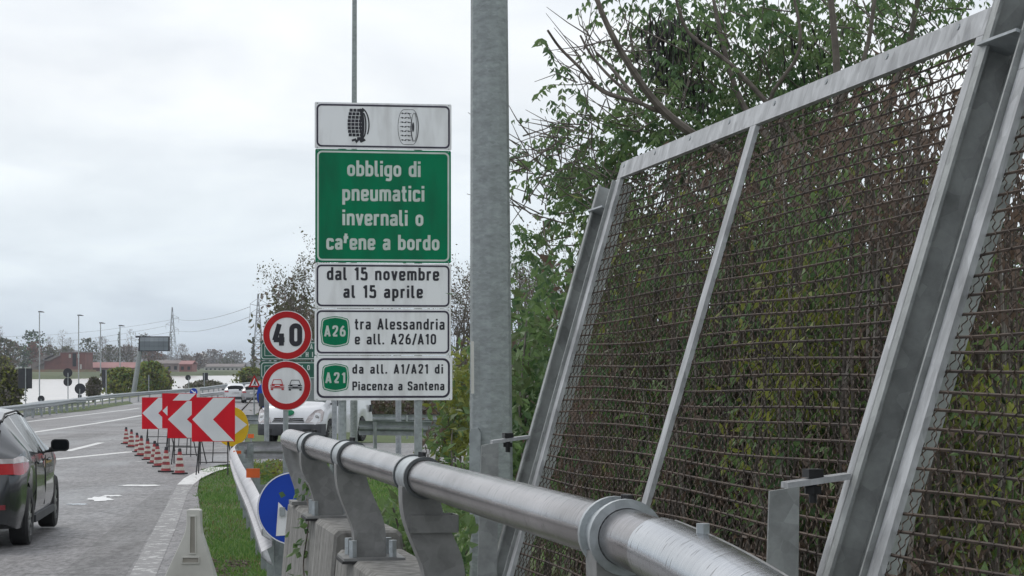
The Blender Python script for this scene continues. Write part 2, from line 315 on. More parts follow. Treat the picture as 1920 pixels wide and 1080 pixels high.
# ------------------------------------------------------------------ flat faces of signs, stroke lettering
def rr(x0, y0, x1, y1, r, n=5):
    pts = []
    for cx, cy, a0 in ((x1 - r, y1 - r, 0), (x0 + r, y1 - r, 90), (x0 + r, y0 + r, 180), (x1 - r, y0 + r, 270)):
        for i in range(n + 1):
            a = R(a0 + 90 * i / n); pts.append((cx + r * math.cos(a), cy + r * math.sin(a)))
    return pts
b_, xt, ct = .08, .64, .92
BOWL = ('c', rr(.08, b_, .40, xt, .15))
GL = {
 'a': (.47, [('s', [(.09, .55), (.13, .64), (.26, .65), (.38, .63), (.385, .48), (.385, 0)]), ('s', [(.385, .38), (.2, .38), (.08, .34), (.075, .2), (.1, .07), (.22, .07), (.33, .09), (.385, .2)])]),
 'b': (.48, [('l', [(.08, 1), (.08, 0)]), BOWL]), 'd': (.48, [('l', [(.40, 1), (.40, 0)]), BOWL]), 'p': (.48, [('l', [(.08, .72), (.08, -.26)]), BOWL]),
 'g': (.48, [BOWL, ('s', [(.40, .72), (.40, .0), (.38, -.2), (.24, -.21), (.1, -.18)])]), 'o': (.48, [BOWL]),
 'c': (.45, [('s', [(.39, .5), (.38, .65), (.24, .65), (.08, .65), (.08, .36), (.08, .07), (.24, .07), (.38, .07), (.39, .22)])]),
 'e': (.47, [('l', [(.08, .35), (.40, .35)]), ('s', [(.40, .35), (.40, .65), (.24, .65), (.08, .65), (.08, .36), (.08, .07), (.24, .07), (.37, .07), (.39, .19)])]),
 'i': (.17, [('l', [(.085, .72), (.085, 0)]), ('l', [(.085, .83), (.085, .99)])]),
 'l': (.25, [('s', [(.08, 1), (.08, .3), (.085, .07), (.2, .07), (.25, .075)])]),
 'm': (.72, [('l', [(.08, .72), (.08, 0)]), ('s', [(.08, .45), (.1, .65), (.22, .66), (.35, .64), (.36, .45), (.36, 0)]), ('s', [(.36, .45), (.38, .65), (.5, .66), (.63, .64), (.64, .45), (.64, 0)])]),
 'n': (.48, [('l', [(.08, .72), (.08, 0)]), ('s', [(.08, .45), (.1, .65), (.24, .66), (.39, .65), (.40, .45), (.40, 0)])]),
 'u': (.48, [('s', [(.08, .72), (.08, .25), (.09, .07), (.24, .06), (.38, .08), (.40, .27)]), ('l', [(.40, .72), (.40, 0)])]),
 'r': (.33, [('l', [(.08, .72), (.08, 0)]), ('s', [(.08, .42), (.1, .63), (.22, .65), (.33, .64)])]),
 's': (.42, [('s', [(.36, .54), (.33, .65), (.2, .65), (.07, .64), (.07, .42), (.2, .38), (.35, .33), (.36, .08), (.22, .07), (.08, .07), (.05, .19)])]),
 't': (.32, [('s', [(.13, .95), (.13, .3), (.135, .07), (.24, .07), (.30, .075)]), ('l', [(-.01, .64), (.30, .64)])]),
 '+': (.26, [('l', [(.13, 1.05), (.06, .42)]), ('l', [(-.03, .80), (.27, .80)])]),
 'v': (.43, [('l', [(.05, .72), (.225, .0)]), ('l', [(.205, .0), (.38, .72)])]), 'z': (.42, [('l', [(.05, .64), (.37, .64)]), ('l', [(.34, .66), (.07, .06)]), ('l', [(.04, .08), (.37, .08)])]),
 'A': (.54, [('l', [(.05, 0), (.27, 1.0)]), ('l', [(.25, 1.0), (.47, 0)]), ('l', [(.13, .26), (.39, .26)])]),
 'P': (.50, [('l', [(.08, 1), (.08, 0)]), ('s', [(.08, .92), (.25, .92), (.43, .92), (.44, .7), (.43, .46), (.25, .45), (.08, .45)])]),
 'S': (.49, [('s', [(.42, .72), (.41, .92), (.25, .93), (.07, .92), (.07, .58), (.26, .5), (.43, .43), (.43, .08), (.24, .07), (.07, .08), (.06, .27)])]),
 'T': (.46, [('l', [(.0, .92), (.46, .92)]), ('l', [(.23, .92), (.23, 0)])]), 'H': (.52, [('l', [(.08, 1), (.08, 0)]), ('l', [(.44, 1), (.44, 0)]), ('l', [(.08, .5), (.44, .5)])]),
 'I': (.17, [('l', [(.085, 1), (.085, 0)])]), 'O': (.52, [('c', rr(.08, .08, .44, .92, .17))]), 'V': (.5, [('l', [(.05, 1), (.26, 0)]), ('l', [(.24, 0), (.45, 1)])]),
 'E': (.45, [('l', [(.42, .92), (.08, .92), (.08, .08), (.42, .08)]), ('l', [(.08, .5), (.38, .5)])]), 'C': (.5, [('s', [(.43, .7), (.42, .92), (.26, .93), (.08, .92), (.08, .5), (.08, .08), (.26, .07), (.42, .08), (.43, .28)])]),
 '0': (.50, [('c', rr(.08, .08, .42, .92, .165))]), '1': (.33, [('l', [(.04, .77), (.22, .95)]), ('l', [(.22, 1), (.22, 0)])]),
 '2': (.49, [('s', [(.08, .7), (.08, .92), (.25, .94), (.42, .92), (.42, .66), (.3, .42), (.12, .2), (.085, .08)]), ('l', [(.06, .08), (.44, .08)])]),
 '4': (.52, [('l', [(.27, 1), (.07, .24)]), ('l', [(.03, .27), (.49, .27)]), ('l', [(.36, .56), (.36, 0)])]),
 '5': (.49, [('l', [(.41, .92), (.11, .92), (.1, .52)]), ('s', [(.1, .52), (.24, .6), (.42, .58), (.43, .32), (.42, .07), (.22, .06), (.06, .08), (.06, .2)])]),
 '6': (.50, [('c', rr(.08, .08, .42, .56, .15)), ('s', [(.08, .32), (.08, .6), (.18, .8), (.34, .97)])]),
 '/': (.34, [('l', [(.02, -.05), (.32, 1.03)])]), '.': (.18, [('l', [(.08, 0), (.08, .17)])]), ' ': (.30, []),
}
class Face:
    def __init__(s, cx, cy, Y, yaw=0):
        s.cx, s.cy, s.Y = cx, cy, Y; s.C = P(cx, cy, Y); s.k = Y / F; s.ku = s.k / math.cos(yaw)
        s.U = Vector((math.cos(yaw), math.sin(yaw), 0)); s.N = Vector((math.sin(yaw), -math.cos(yaw), 0)); s.q = 0
    def pt(s, x, y, off=0): return s.C + s.U * ((x - s.cx) * s.ku) + Vector((0, 0, (s.cy - y) * s.k)) + s.N * off
    def flat(s, mb, pts, off, m=0): mb.poly([s.pt(x, y, off) for x, y in pts], m)
    def slab(s, mb, pts, th, m=0, off=0): mb.prism([s.pt(x, y, off) for x, y in pts], -s.N * th, m)
    def ring(s, mb, po, pi, off, m=0):
        n = len(po); mb.add([s.pt(x, y, off) for x, y in po] + [s.pt(x, y, off) for x, y in pi], [(i, (i + 1) % n, (i + 1) % n + n, i + n) for i in range(n)], m)
    def stroke(s, mb, pts, wd, off, m=0, closed=False):
        s.q = (s.q + 1) % 7; off += s.q * .0004
        n = len(pts); A = []; B = []
        for i in range(n):
            p = pts[i]; a = pts[i - 1] if (i or closed) else None; c = pts[(i + 1) % n] if (i < n - 1 or closed) else None
            def nrm(u, v_):
                d = (v_[0] - u[0], v_[1] - u[1]); l_ = math.hypot(*d) or 1e-9; return (-d[1] / l_, d[0] / l_)
            n1 = nrm(a, p) if a else None; n2 = nrm(p, c) if c else None
            if n1 is None: n1 = n2
            if n2 is None: n2 = n1
            mxv = (n1[0] + n2[0], n1[1] + n2[1]); l2 = math.hypot(*mxv)
            if l2 < .4: mxv = n1; sc = 1
            else: mxv = (mxv[0] / l2, mxv[1] / l2); sc = min(1.6, 1 / max(.3, mxv[0] * n1[0] + mxv[1] * n1[1]))
            h = wd / 2 * sc; A.append((p[0] + mxv[0] * h, p[1] + mxv[1] * h)); B.append((p[0] - mxv[0] * h, p[1] - mxv[1] * h))
        k = n if closed else n - 1
        mb.add([s.pt(x, y, off) for x, y in A] + [s.pt(x, y, off) for x, y in B], [(i, (i + 1) % n, (i + 1) % n + n, i + n) for i in range(k)], m)
    def text(s, mb, txt, x0, x1, yb, cap, sw, off=.004, m=0, xs=1.0):
        adv = [GL[c][0] * cap * xs for c in txt]; tot = sum(adv); tr = (x1 - x0 - tot) / max(1, len(txt) - 1); x = x0
        for c, a in zip(txt, adv):
            for kind, pts in GL[c][1]:
                q = [(x + u * cap * xs, yb - v_ * cap) for u, v_ in (chaikin(pts, 2) if kind == 's' else pts)]
                s.stroke(mb, q, sw, off, m, kind == 'c')
            x += a + tr
def circ(cx, cy, r, n=40, ry=None): return [(cx + r * math.cos(2 * math.pi * i / n), cy + (ry or r) * math.sin(2 * math.pi * i / n)) for i in range(n)]

# ------------------------------------------------------------------ the setting: ground, road, water
XLp = [(-80, -21), (60, -23), (104, -25.5), (125, -29), (148, -31), (172, -33), (215, -34.5), (262, -33.5), (330, -33), (420, -33)]
XLy, XLx = [p[0] for p in XLp], [p[1] for p in XLp]
def XL(Y): return float(np.interp(Y, XLy, XLx))
def bank(X, Y):                                   # distance of the far shore, nearer on the left
    a = X / max(Y, 1.); return float(np.interp(a, [-.26, -.2, -.165, -.13, -.05], [690, 720, 920, 980, 700]))
def terr(X, Y):
    z = gz(min(Y, 420))
    near = z - .03
    d = (XL(Y) - 2.0) - X
    if Y > 420: d = max(d, (Y - 420) * .6 if X < -10 else d)
    if d > 0: near = max(-7.5, near - d * .45)
    if Y > 300 and X < 0:
        bk = bank(X, Y); t = min(1, max(0, (Y - bk) / 25)); far = -7.5 + t * 6.7
        if t > 0: return max(near if d > 0 else -1, far) if d > 0 or Y > 420 else near
    if Y > 420 and X >= 0: return -.8
    return near
ys = sorted(set([-80, -60, -40, -20, -10] + list(np.arange(0, 100, 5)) + list(np.arange(100, 440, 8)) + [140, 176, 220, 300, 420] + list(np.arange(440, 1200, 14)) + [1300, 1500, 1800, 2300, 3000, 4500, 7000]))
xs_ = sorted(set([-2500, -1500, -900, -600, -450] + list(np.arange(-360, -60, 12)) + list(np.arange(-60, 20, 2)) + [30, 50, 80, 130, 200, 400, 900, 1600, 2500]))
V = np.array([(x, y, terr(x, y)) for y in ys for x in xs_]); nx = len(xs_)
Q = np.array([(j * nx + i, j * nx + i + 1, (j + 1) * nx + i + 1, (j + 1) * nx + i) for j in range(len(ys) - 1) for i in range(nx - 1)])
yc = V[Q].mean(1)[:, 1]
structure(np_obj('ground', V, Q, (yc > 130).astype(int), [m_grassg, m_land]))
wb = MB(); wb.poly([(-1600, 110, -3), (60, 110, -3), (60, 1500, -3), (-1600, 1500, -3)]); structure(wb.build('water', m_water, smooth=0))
XRp = [(-80, 8), (0, .45), (10, -1.35), (14, -2.0), (19.1, -2.68), (24.6, -3.56), (34.7, -5.12), (40, -5.85), (43.5, -6.35), (46.2, -6.3), (47.2, -5.9), (47.9, 14), (63, 14), (63.9, -8), (75, -9.4), (120, -14.5), (176, -19.5), (262, -23), (420, -23)]
def XR(Y): return float(np.interp(Y, [p[0] for p in XRp], [p[1] for p in XRp]))
ry = sorted(set([p[0] for p in XRp] + XLy + [p[0] for p in PROF if p[0] <= 420] + list(range(-80, 420, 10))))
rb = MB()
for a, b in zip(ry[:-1], ry[1:]):
    rb.add([(XL(a), a, gz(a)), (XR(a), a, gz(a)), (XR(b), b, gz(b)), (XL(b), b, gz(b))], [(0, 1, 2, 3)])
structure(rb.build('road', m_asph, smooth=0))
def band(pts, lift=.004):
    """list of (px_left, px_right, py) rows -> strip lying on the road"""
    mb = MB()
    rows = []
    for (a, b, c), (a2, b2, c2) in zip(pts[:-1], pts[1:]):
        for i in range(4): t = i / 4; rows.append((a + (a2 - a) * t, b + (b2 - b) * t, c + (c2 - c) * t))
    rows.append(pts[-1]); vs_ = []
    for a, b, c in rows:
        for x in (a, b): p = gp(x, c); vs_.append((p.x, p.y, p.z + lift))
    mb.add(vs_, [(2 * i, 2 * i + 1, 2 * i + 3, 2 * i + 2) for i in range(len(rows) - 1)]); return mb
def line(p0, p1, wd, lift=.004, n=8):
    """line marking between two photo points, wd metres wide"""
    A, B = gp(*p0), gp(*p1); mb = MB(); d = (B - A); d.z = 0; nn = Vector((-d.y, d.x, 0)).normalized() * wd / 2; vs_ = []
    for i in range(n + 1):
        p = A.lerp(B, i / n)
        for s_ in (-1, 1): q = p + nn * s_; vs_.append((q.x, q.y, gz(q.y) + lift))
    mb.add(vs_, [(2 * i, 2 * i + 1, 2 * i + 3, 2 * i + 2) for i in range(n)]); return mb
structure(band([(60, 196, 1140), (110, 236, 1080), (160, 262, 1035), (215, 290, 985), (262, 312, 945), (292, 322, 920)], .002).build('asphalt_patch', m_asph2, smooth=0))
structure(band([(-60, 60, 846), (0, 110, 838), (90, 160, 824), (150, 205, 812)], .002).build('asphalt_patch', m_asph2, smooth=0))
structure(band([(205, 255, 1130), (243, 292, 1080), (290, 330, 990), (325, 352, 925), (332, 362, 910)]).build('worn_edge_line', m_wornpaint, smooth=0))
structure(band([(332, 362, 909), (345, 377, 897), (366, 400, 886), (395, 432, 876)]).build('edge_line', m_paint, smooth=0))
for i, (a, b, wd) in enumerate([((98, 862), (248, 847), .30), ((126, 846), (190, 830), .22), ((60, 811), (266, 779), .30), ((50, 791), (262, 765), .25), ((200, 760), (268, 756), .3), ((-60, 826), (60, 811), .3), ((250, 868), (300, 860), .25), ((400, 852), (470, 849), .8), ((420, 866), (470, 862), .7), ((380, 842), (470, 836), .35), ((190, 828), (262, 815), .2)]):
    structure(line(a, b, wd).build('lane_marking', m_paint if i < 6 else m_wornpaint, smooth=0))
m_whitepatch = M('white_road_patch', (.80, .80, .79), .5, 0, (.70, .70, .69), 5)  # near-white colour for flat irregular patches on the asphalt
def puddle(cx, cy, rx, ryp, seed, mt=None):
    r_ = random.Random(seed); mb = MB(); pts = []
    for i in range(22):
        a = 2 * math.pi * i / 22; k = .65 + .5 * r_.random(); p = gp(cx + rx * k * math.cos(a), cy + ryp * k * math.sin(a)); pts.append((p.x, p.y, p.z + .006))
    mb.poly(pts[::-1]); structure(mb.build('white_patch' if mt else 'puddle', mt or m_puddle, smooth=0))
puddle(188, 936, 26, 4.5, 1, m_whitepatch); puddle(262, 910.5, 40, 1.6, 5, m_whitepatch); puddle(146, 946, 22, 1.5, 3); puddle(210, 930, 20, 1.5, 9, m_whitepatch); puddle(300, 861, 24, 1.5, 8)

# ------------------------------------------------------------------ bridge barrier, handrail and leaning mesh fence
D0 = Vector((.19, -1, 0)).normalized(); N0 = Vector((1, .19, 0)).normalized(); B0 = Vector((-1.285, 12.4, 0))
def RF(t, q, z):                                   # t along the rail towards the camera, q outwards, z above the road plane
    p = B0 + D0 * t + N0 * q; return Vector((p.x, p.y, z - GR * p.y))
def block(t0, t1, top, label):
    prof = [(-.10, -.1), (-.10, .12), (-.07, .25), (0.0, top - .02), (.02, top), (.30, top), (.32, top - .02), (.40, .25), (.42, -.1)]
    o = RF((t0 + t1) / 2, .15, 0); mb = MB(); n = len(prof)
    sec = [0, .02, 1]; tt = [(t0, .012), (t0 + .015, 0), (t1 - .015, 0), (t1, .012)]
    vs_ = []
    for t, ins in tt:
        for q, z in prof:
            vs_.append(RF(t, q + (ins if q < .1 else -ins), z - (ins if z > .5 else 0)))
    fs = [(i * n + j, (i + 1) * n + j, (i + 1) * n + j + 1, i * n + j + 1) for i in range(3) for j in range(n - 1)] + [tuple(range(n - 1, -1, -1))[::-1], tuple(range(4 * n - 1, 3 * n - 1, -1))]
    mb.add(vs_, fs); return tag(mb.build('barrier_block', m_conc, org=o, smooth=25), label, 'concrete barrier', 'concrete barrier blocks')
block(-.22, 2.42, 1.02, 'far concrete barrier block with vertical stains at the end of the handrail')
block(2.52, 14, .94, 'near concrete barrier block under the second curved handrail post')

hr = thing('bridge_handrail', 'thick steel pipe handrail on curved posts along the concrete barrier', 'handrail', RF(6, 0, .95))
pr = .06; PH = 1.39
def PC(t): k = max(0., t - 7.9) ** 2; return RF(t, -.028 * k, PH - .022 * k)
pm = MB(); n = 28; ts = np.concatenate([np.linspace(-.02, 11.5, 60)]); UV = []
pm.tube([PC(t) for t in ts], pr, n)
po = pm.build('pipe', m_pipe, hr)
uvl = po.data.uv_layers.new(name='UVMap'); co = [0.0] * 0
for lp in po.data.loops:
    vi = lp.vertex_index; uvl.data[lp.index].uv = (ts[vi // n] , (vi % n) / n * 1.0)
em = MB(); em.tube([RF(.04, 0, PH - .02), RF(.05, .015, PH - .1), RF(.10, .06, PH - .25), RF(.14, .085, 1.03)], [.058, .058, .056, .055], 18); em.build('end_leg', m_post, hr)
e2 = MB(); e2.box(RF(.14, .085, 1.032), (.2, .2, .02), Matrix.Rotation(.19, 3, 'Z')); e2.build('base_plate', m_post, hr)
def tube_ring(mb, t0, t1, ro, ri, a0=0, a1=360, m=0, n=32):
    """collar round the pipe between two stations"""
    vs_ = []; k = n + 1; full = a1 - a0 >= 360
    for t in (t0, t1):
        for r_ in (ri, ro):
            for i in range(k):
                a = R(a0 + (a1 - a0) * i / n); vs_.append(PC(t) + N0 * (r_ * math.cos(a)) + Vector((0, 0, r_ * math.sin(a))))
    fs = []
    for i in range(n):
        A, B_, Cc, Dd = i, k + i, 2 * k + i, 3 * k + i
        fs += [(A, B_, B_ + 1, A + 1), (Cc, Cc + 1, Dd + 1, Dd), (B_, Dd, Dd + 1, B_ + 1), (A, A + 1, Cc + 1, Cc)]
    if not full: fs += [(0, 2 * k, 3 * k, k), (n, k + n, 3 * k + n, 2 * k + n)]
    mb.add(vs_, fs, m)
def rail_post(t, wide=.10, band_=False):
    top = .94 if t > 2.45 else 1.02
    # curved flat-sided post: swings outwards under the pipe, then straight down
    cl = chaikin([(.0, PH - .03), (.004, PH - .12), (.045, PH - (.22 if t > 2 else .17)), (.085, top + (.14 if t > 2 else .05)), (.085, top + .012)], 3)
    mb = MB(); ln = len(cl); vs_ = []
    for i, (q, z) in enumerate(cl):
        u = i / (ln - 1); hd = .064 + .008 * u; hw = .05
        a, b = cl[max(i - 1, 0)], cl[min(i + 1, ln - 1)]; d = math.hypot(b[0] - a[0], b[1] - a[1]); nq, nz = -(b[1] - a[1]) / d, (b[0] - a[0]) / d
        for s1, s2 in ((-1, -1), (1, -1), (1, 1), (-1, 1)): vs_.append(RF(t + s1 * hw, q + s2 * hd * nq, z + s2 * hd * nz))
    fs = [(4 * i + j, 4 * i + (j + 1) % 4, 4 * i + 4 + (j + 1) % 4, 4 * i + 4 + j) for i in range(ln - 1) for j in range(4)]
    mb.add(vs_, fs + [(3, 2, 1, 0), tuple(range(4 * ln - 4, 4 * ln))]); post = mb.build('post', m_post, hr, smooth=50)
    bm = MB(); bm.box(RF(t, .095, top + .006), (.27, .26, .012), Matrix.Rotation(.19, 3, 'Z')); bm.build('base_plate', m_post, post)
    gm = MB(); gm.box(RF(t, .095, top - .006), (.285, .275, .012), Matrix.Rotation(.19, 3, 'Z')); gm.build('rubber_pad', m_black, post)
    for s in (-1, 1):
        for q in (.005, .18):
            nm = MB(); nm.tube([RF(t + s * .085, q, top + .012), RF(t + s * .085, q, top + .085)], .019, 6); nm.build('anchor_nut', m_clamp, post, smooth=0)
    cm = MB(); tube_ring(cm, t - wide / 2, t + wide / 2, pr + .006, pr + .0005); cl_ = cm.build('clamp', m_clamp, hr)
    for s in (-1, 1):
        rm = MB(); tube_ring(rm, t + s * wide / 2 - .009, t + s * wide / 2 + .009, pr + (.012 if wide > .2 else .019), pr + .001); rm.build('collar_ring', m_ring if wide > .2 else m_clamp, cl_)
    for s in (-.2, .2):
        km = MB(); km.tube([RF(t + s * wide * .5, .012, PH + pr + .004), RF(t + s * wide * .5, .012, PH + pr + .024)], .011, 6); km.build('bolt', m_dark, cl_, smooth=0)
    if band_:
        sm = MB(); z0 = PH - .19; 
        q0 = .04
        for a, b_ in (((-.06, q0 - .075), (.06, q0 - .075)), ((.06, q0 - .075), (.06, q0 + .085)), ((.06, q0 + .085), (-.06, q0 + .085)), ((-.06, q0 + .085), (-.06, q0 - .075))):
            A0, A1 = RF(t + a[0], a[1], z0), RF(t + b_[0], b_[1], z0)
            sm.prism([A0, A1, A1 + Vector((0, 0, .06)), A0 + Vector((0, 0, .06))], N0 * .004 if abs(a[1] - b_[1]) < .01 else D0 * .004)
        sm.build('steel_strap', m_post, post, smooth=0)
for t, bb in ((1.32, False), (3.05, False), (5.17, True), (8.1, False), (10.3, False)): rail_post(t, .27 if t < 6 else .10, bb)
# the wide sleeve that joins two lengths of pipe near the camera
sl = MB(); sp_ = [8.45 + 1.4 * i / 16 for i in range(17)]; rs_ = pr + .005
sl.tube([PC(sp_[0]), PC(sp_[0] + .0005)] + [PC(t) for t in sp_[1:]], [pr + .0008] + [rs_] * 17, 40); slo = sl.build('pipe_sleeve', m_sleeve, hr)
uvl = slo.data.uv_layers.new(name='UVMap')
for lp in slo.data.loops:
    vi = lp.vertex_index; uvl.data[lp.index].uv = (sp_[max(0, vi // 40 - 1)], (vi % 40) / 40)
g = MB(); c_ = PC(8.75) + Vector((0, 0, rs_ - .002)) + N0 * .012; g.tube([c_, c_ + Vector((0, 0, .018))], .013, 6); g.build('bolt', m_clamp, slo, smooth=0)
g = MB(); g.tube([PC(t) + N0 * (math.cos(R(62)) * (rs_ + .0005)) + Vector((0, 0, math.sin(R(62)) * (rs_ + .0005))) for t in sp_], .0022, 6); g.build('seam', m_post, slo)

def lean(t): return .285 + .0275 * (t - 5.8) / 2.78
def FQ(z, t): return .375 + lean(t) * (z - 1.7)
def FP(t, z, dq=0, dn=0): return RF(t, FQ(z, t) + dq, z)
LEAN = .30
def tof(Y, z=1.7): return (12.4 - Y) * math.sqrt(1 + .19 ** 2) + 0.0
T1, T3 = tof(6.70) + .0, tof(3.97); TM = (T1 + T3) / 2; T5 = T3 + (T3 - T1)
fence = thing('leaning_mesh_fence', 'rusty wire mesh safety fence in galvanised frames leaning outwards over the barrier', 'fence', RF(T1, .2, .94))
LD = Vector((0, 0, 0))
ln_ = (RF(0, LEAN, 1) - RF(0, 0, 0)).normalized()              # up along the leaning panel
pn_ = D0.cross(ln_).normalized()
if pn_.dot(N0) < 0: pn_ = -pn_                                  # panel normal, pointing outwards
def bar(mb, A, B, wd, dp, side):                                # rectangular bar A->B, wd across (in panel), dp out of panel
    d = (B - A).normalized(); s = d.cross(pn_).normalized() * wd / 2; o = pn_ * dp / 2; pts = []
    for e_ in (A, B): pts += [e_ - s - o, e_ + s - o, e_ + s + o, e_ - s + o]
    mb.add(pts, [(3, 2, 1, 0), (4, 5, 6, 7)] + [(i, (i + 1) % 4, (i + 1) % 4 + 4, i + 4) for i in range(4)])
def fpost(t, ztop, zb, wd, cap_z=None):
    mb = MB(); hw = wd / 2
    # channel section: web at the back, flanges towards the road
    A, B = FP(t, zb), FP(t, ztop); s = D0 * hw; back = pn_ * .045; front = -pn_ * .016
    def slab(p0, p1, thv):
        mb.prism([A + p0, A + p1, B + p1, B + p0], thv)
    slab(-s + back, s + back, pn_ * .007)
    slab(-s + front, -s + back, D0 * .007); slab(s + front, s + back, -D0 * .007); slab(-s + front, -s + front + D0 * .035, pn_ * .006)
    o = mb.build('post', m_web, fence, smooth=0)
    bm = MB(); bm.box(FP(t, .955), (.16, .16, .014), Matrix.Rotation(.19, 3, 'Z')); bm.build('base_plate', m_galv, o)
    zc = cap_z or ztop; Bc = FP(t, zc)
    cp = MB(); cp.prism([Bc - s * .92 + front * 1.6, Bc + s * .92 + front * 1.6, Bc + s * .92 + back * .85, Bc - s * .92 + back * .85], ln_ * .006); cp.build('cap', m_galv, o, smooth=0)
    for z in (1.3, 1.95, 2.28):
        if z < ztop - .03:
            km = MB(); c = FP(t, z) + back - pn_ * .006; km.tube([c, c - pn_ * .008], .008, 6); km.build('bolt', m_dark, o, smooth=0)
    return o
PW = .072
fpost(T1 - .17, 2.36, .95, .22, 2.27); fpost(T3 + .165, 2.62, .95, .19, 2.33); fpost(T5 + .165, 2.5, .95, .19)
def wires(t0, t1, z0, z1, dh, dv, name, parent, seed):
    r_ = random.Random(seed); Vl = []; Ql = []; off = 0
    Lh = (z1 - z0) / ln_.z
    def tubes(paths, rad):                                       # paths (k, n, 3) arrays -> 4-sided tubes
        nonlocal off
        k, n_, _ = paths.shape
        d = np.gradient(paths, axis=1); d /= np.linalg.norm(d, axis=2, keepdims=True) + 1e-12
        o = np.array(pn_)[None, None, :]; sd = np.cross(d, np.broadcast_to(o, d.shape)); sd /= np.linalg.norm(sd, axis=2, keepdims=True) + 1e-12
        on = np.cross(sd, d)
        ring = np.stack([paths + sd * rad, paths + on * rad, paths - sd * rad, paths - on * rad], axis=2)   # k,n,4,3
        Vl.append(ring.reshape(-1, 3))
        kk, ii, jj = np.meshgrid(np.arange(k), np.arange(n_ - 1), np.arange(4), indexing='ij')
        base = off + (kk * n_ + ii) * 4
        Ql.append(np.stack([base + jj, base + (jj + 1) % 4, base + 4 + (jj + 1) % 4, base + 4 + jj], -1).reshape(-1, 4)); off += k * n_ * 4
    pn = np.array(pn_); Da, Na, Ba = np.array(D0), np.array(N0), np.array(B0)
    def surf(t, sl, off=0.):
        z = z0 + np.asarray(sl) * ln_.z; t = np.asarray(t) + 0 * z; z = z + 0 * t
        q = .375 + (.285 + .0275 * (t - 5.8) / 2.78) * (z - 1.7) + .009 + off
        p = Ba + t[..., None] * Da + q[..., None] * Na; p[..., 2] = z - GR * p[..., 1]; return p
    rows = int(Lh / dh); u = np.linspace(0, 1, 46); hp = []
    for i in range(1, rows + 1):
        a = [r_.uniform(-.004, .004) for _ in range(3)]
        hp.append(surf(t0 + u * (t1 - t0), i * dh + a[0] * np.sin(u * 5 + i * .35) + .005 * np.sin(u * 9 + i * .5 + seed) + a[1] * u))
    tubes(np.array(hp), .0030)
    cols = int(abs(t1 - t0) / dv); seg = int(Lh / (dh / 10)); s_ = np.linspace(0, Lh, seg + 1); vp = []
    for i in range(1, cols):
        ph = math.pi * (i % 2); wv = np.sin(s_ / dh * math.pi * 4 + ph); amp = dv * .2 * (1 + .15 * r_.uniform(-1, 1))
        vp.append(surf(t0 + (i / cols) * (t1 - t0) + wv * amp, s_, np.cos(s_ / dh * math.pi + ph) * .0035))
    tubes(np.array(vp), .00125)
    return np_obj(name, np.concatenate(Vl), np.concatenate(Ql), None, [m_rust], parent)
def fpanel(ta, tb, ztop, zbot, mids, seed, top=.055):
    """ta is the far side, tb the near side"""
    f = MB(); bw = .05
    bar(f, FP(ta, ztop), FP(tb, ztop), top, .012, 1); fr = f.build('panel_frame', m_frame, fence, smooth=0)
    for t in (ta + bw / 2, tb - bw / 2):
        g = MB(); bar(g, FP(t, zbot), FP(t, ztop) - ln_ * (top / 2 + .001), bw, .012, 1); g.build('side_bar', m_frame, fr, smooth=0)
    for t in mids:
        g = MB(); bar(g, FP(t, zbot + .02), FP(t, ztop) - ln_ * (top / 2 + .001), .05, .012, 1); g.build('middle_bar', m_frame, fr, smooth=0)
    g = MB(); bar(g, FP(ta + bw + .001, zbot), FP(tb - bw - .001, zbot), .035, .032, 1); g.build('bottom_bar', m_frame, fr, smooth=0)
    k = 0
    for a in np.linspace(ta + .12, tb - .12, 8):
        b2 = MB(); c = FP(a, ztop) - pn_ * .02; b2.tube([c, c - pn_ * .003], .007, 6); b2.build('bolt', m_galv, fr, smooth=0)
    wires(ta + .01, tb - .01, zbot, ztop - .02, .036, .0275, 'wire_mesh', fr, seed)
fpanel(T1 - .05, T3 + .06, 2.39, 1.0, [TM], 3)
fpanel(T3 + .265, T5 + .06, 2.29, 1.0, [], 5)
def bracket(t):
    z = 1.515; qp = FQ(z, t); a = RF(t, qp - .012, z + .012); b = RF(t, qp - .135, z - .004); s = D0 * .02
    o = MB(); o.prism([a - s, a + s, b + s, b - s], Vector((0, 0, .011))); br = o.build('bracket_arm', m_frame, fence, smooth=0)
    p = MB(); p.prism([RF(t + .02, qp - .172, z - .008), RF(t + .02, qp - .115, z), RF(t + .02, qp - .122, .95), RF(t + .02, qp - .19, .95)], D0 * .008); p.build('bracket_plate', m_web, fence, smooth=0)
    m_ = a.lerp(b, .55); q = MB(); q.box(m_ + Vector((0, 0, .02)), (.03, .03, .016), Matrix.Rotation(.3, 3, 'Z')); q.tube([m_ + Vector((0, 0, .012)), m_ + Vector((0, 0, -.035))], .008, 8); q.tube([m_ + Vector((0, 0, -.004)), m_ + Vector((0, 0, -.018))], .017, 6); q.build('bolt', m_dark, br, smooth=0)
bracket(T1 - .27); bracket(T3 + .05)

# tall galvanised octagonal pole
pY = 14.3; pb = gx(922, pY)
pole = thing('tall_pole', 'thick octagonal galvanised pole between the stacked sign and the mesh fence', 'pole', pb)
mb = MB(); A = Vector(((922.5 - 960) / F * pY, pY, gz(pY) - .1)); B = Vector(((914.5 - 960) / F * pY, pY, 6.5)); mb.tube([A, B], [.152, .109], 12); mb.build('shaft', m_pole, pole, smooth=10)
mb = MB(); c = P(887, 850, pY - .1)
mb.prism([P(880, 896, pY - .155), P(901, 896, pY - .155), P(901, 812, pY - .155), P(896, 803, pY - .155), P(885, 803, pY - .155), P(880, 812, pY - .155)], (0, .1, 0)); mb.build('hatch_cover', m_galv, pole)
mb = MB(); mb.prism([P(883.5, 738, pY - .142), P(889, 738, pY - .142), P(888.5, 640, pY - .142), P(883, 640, pY - .142)], (0, .02, 0)); mb.build('sticker', m_plastic, pole)

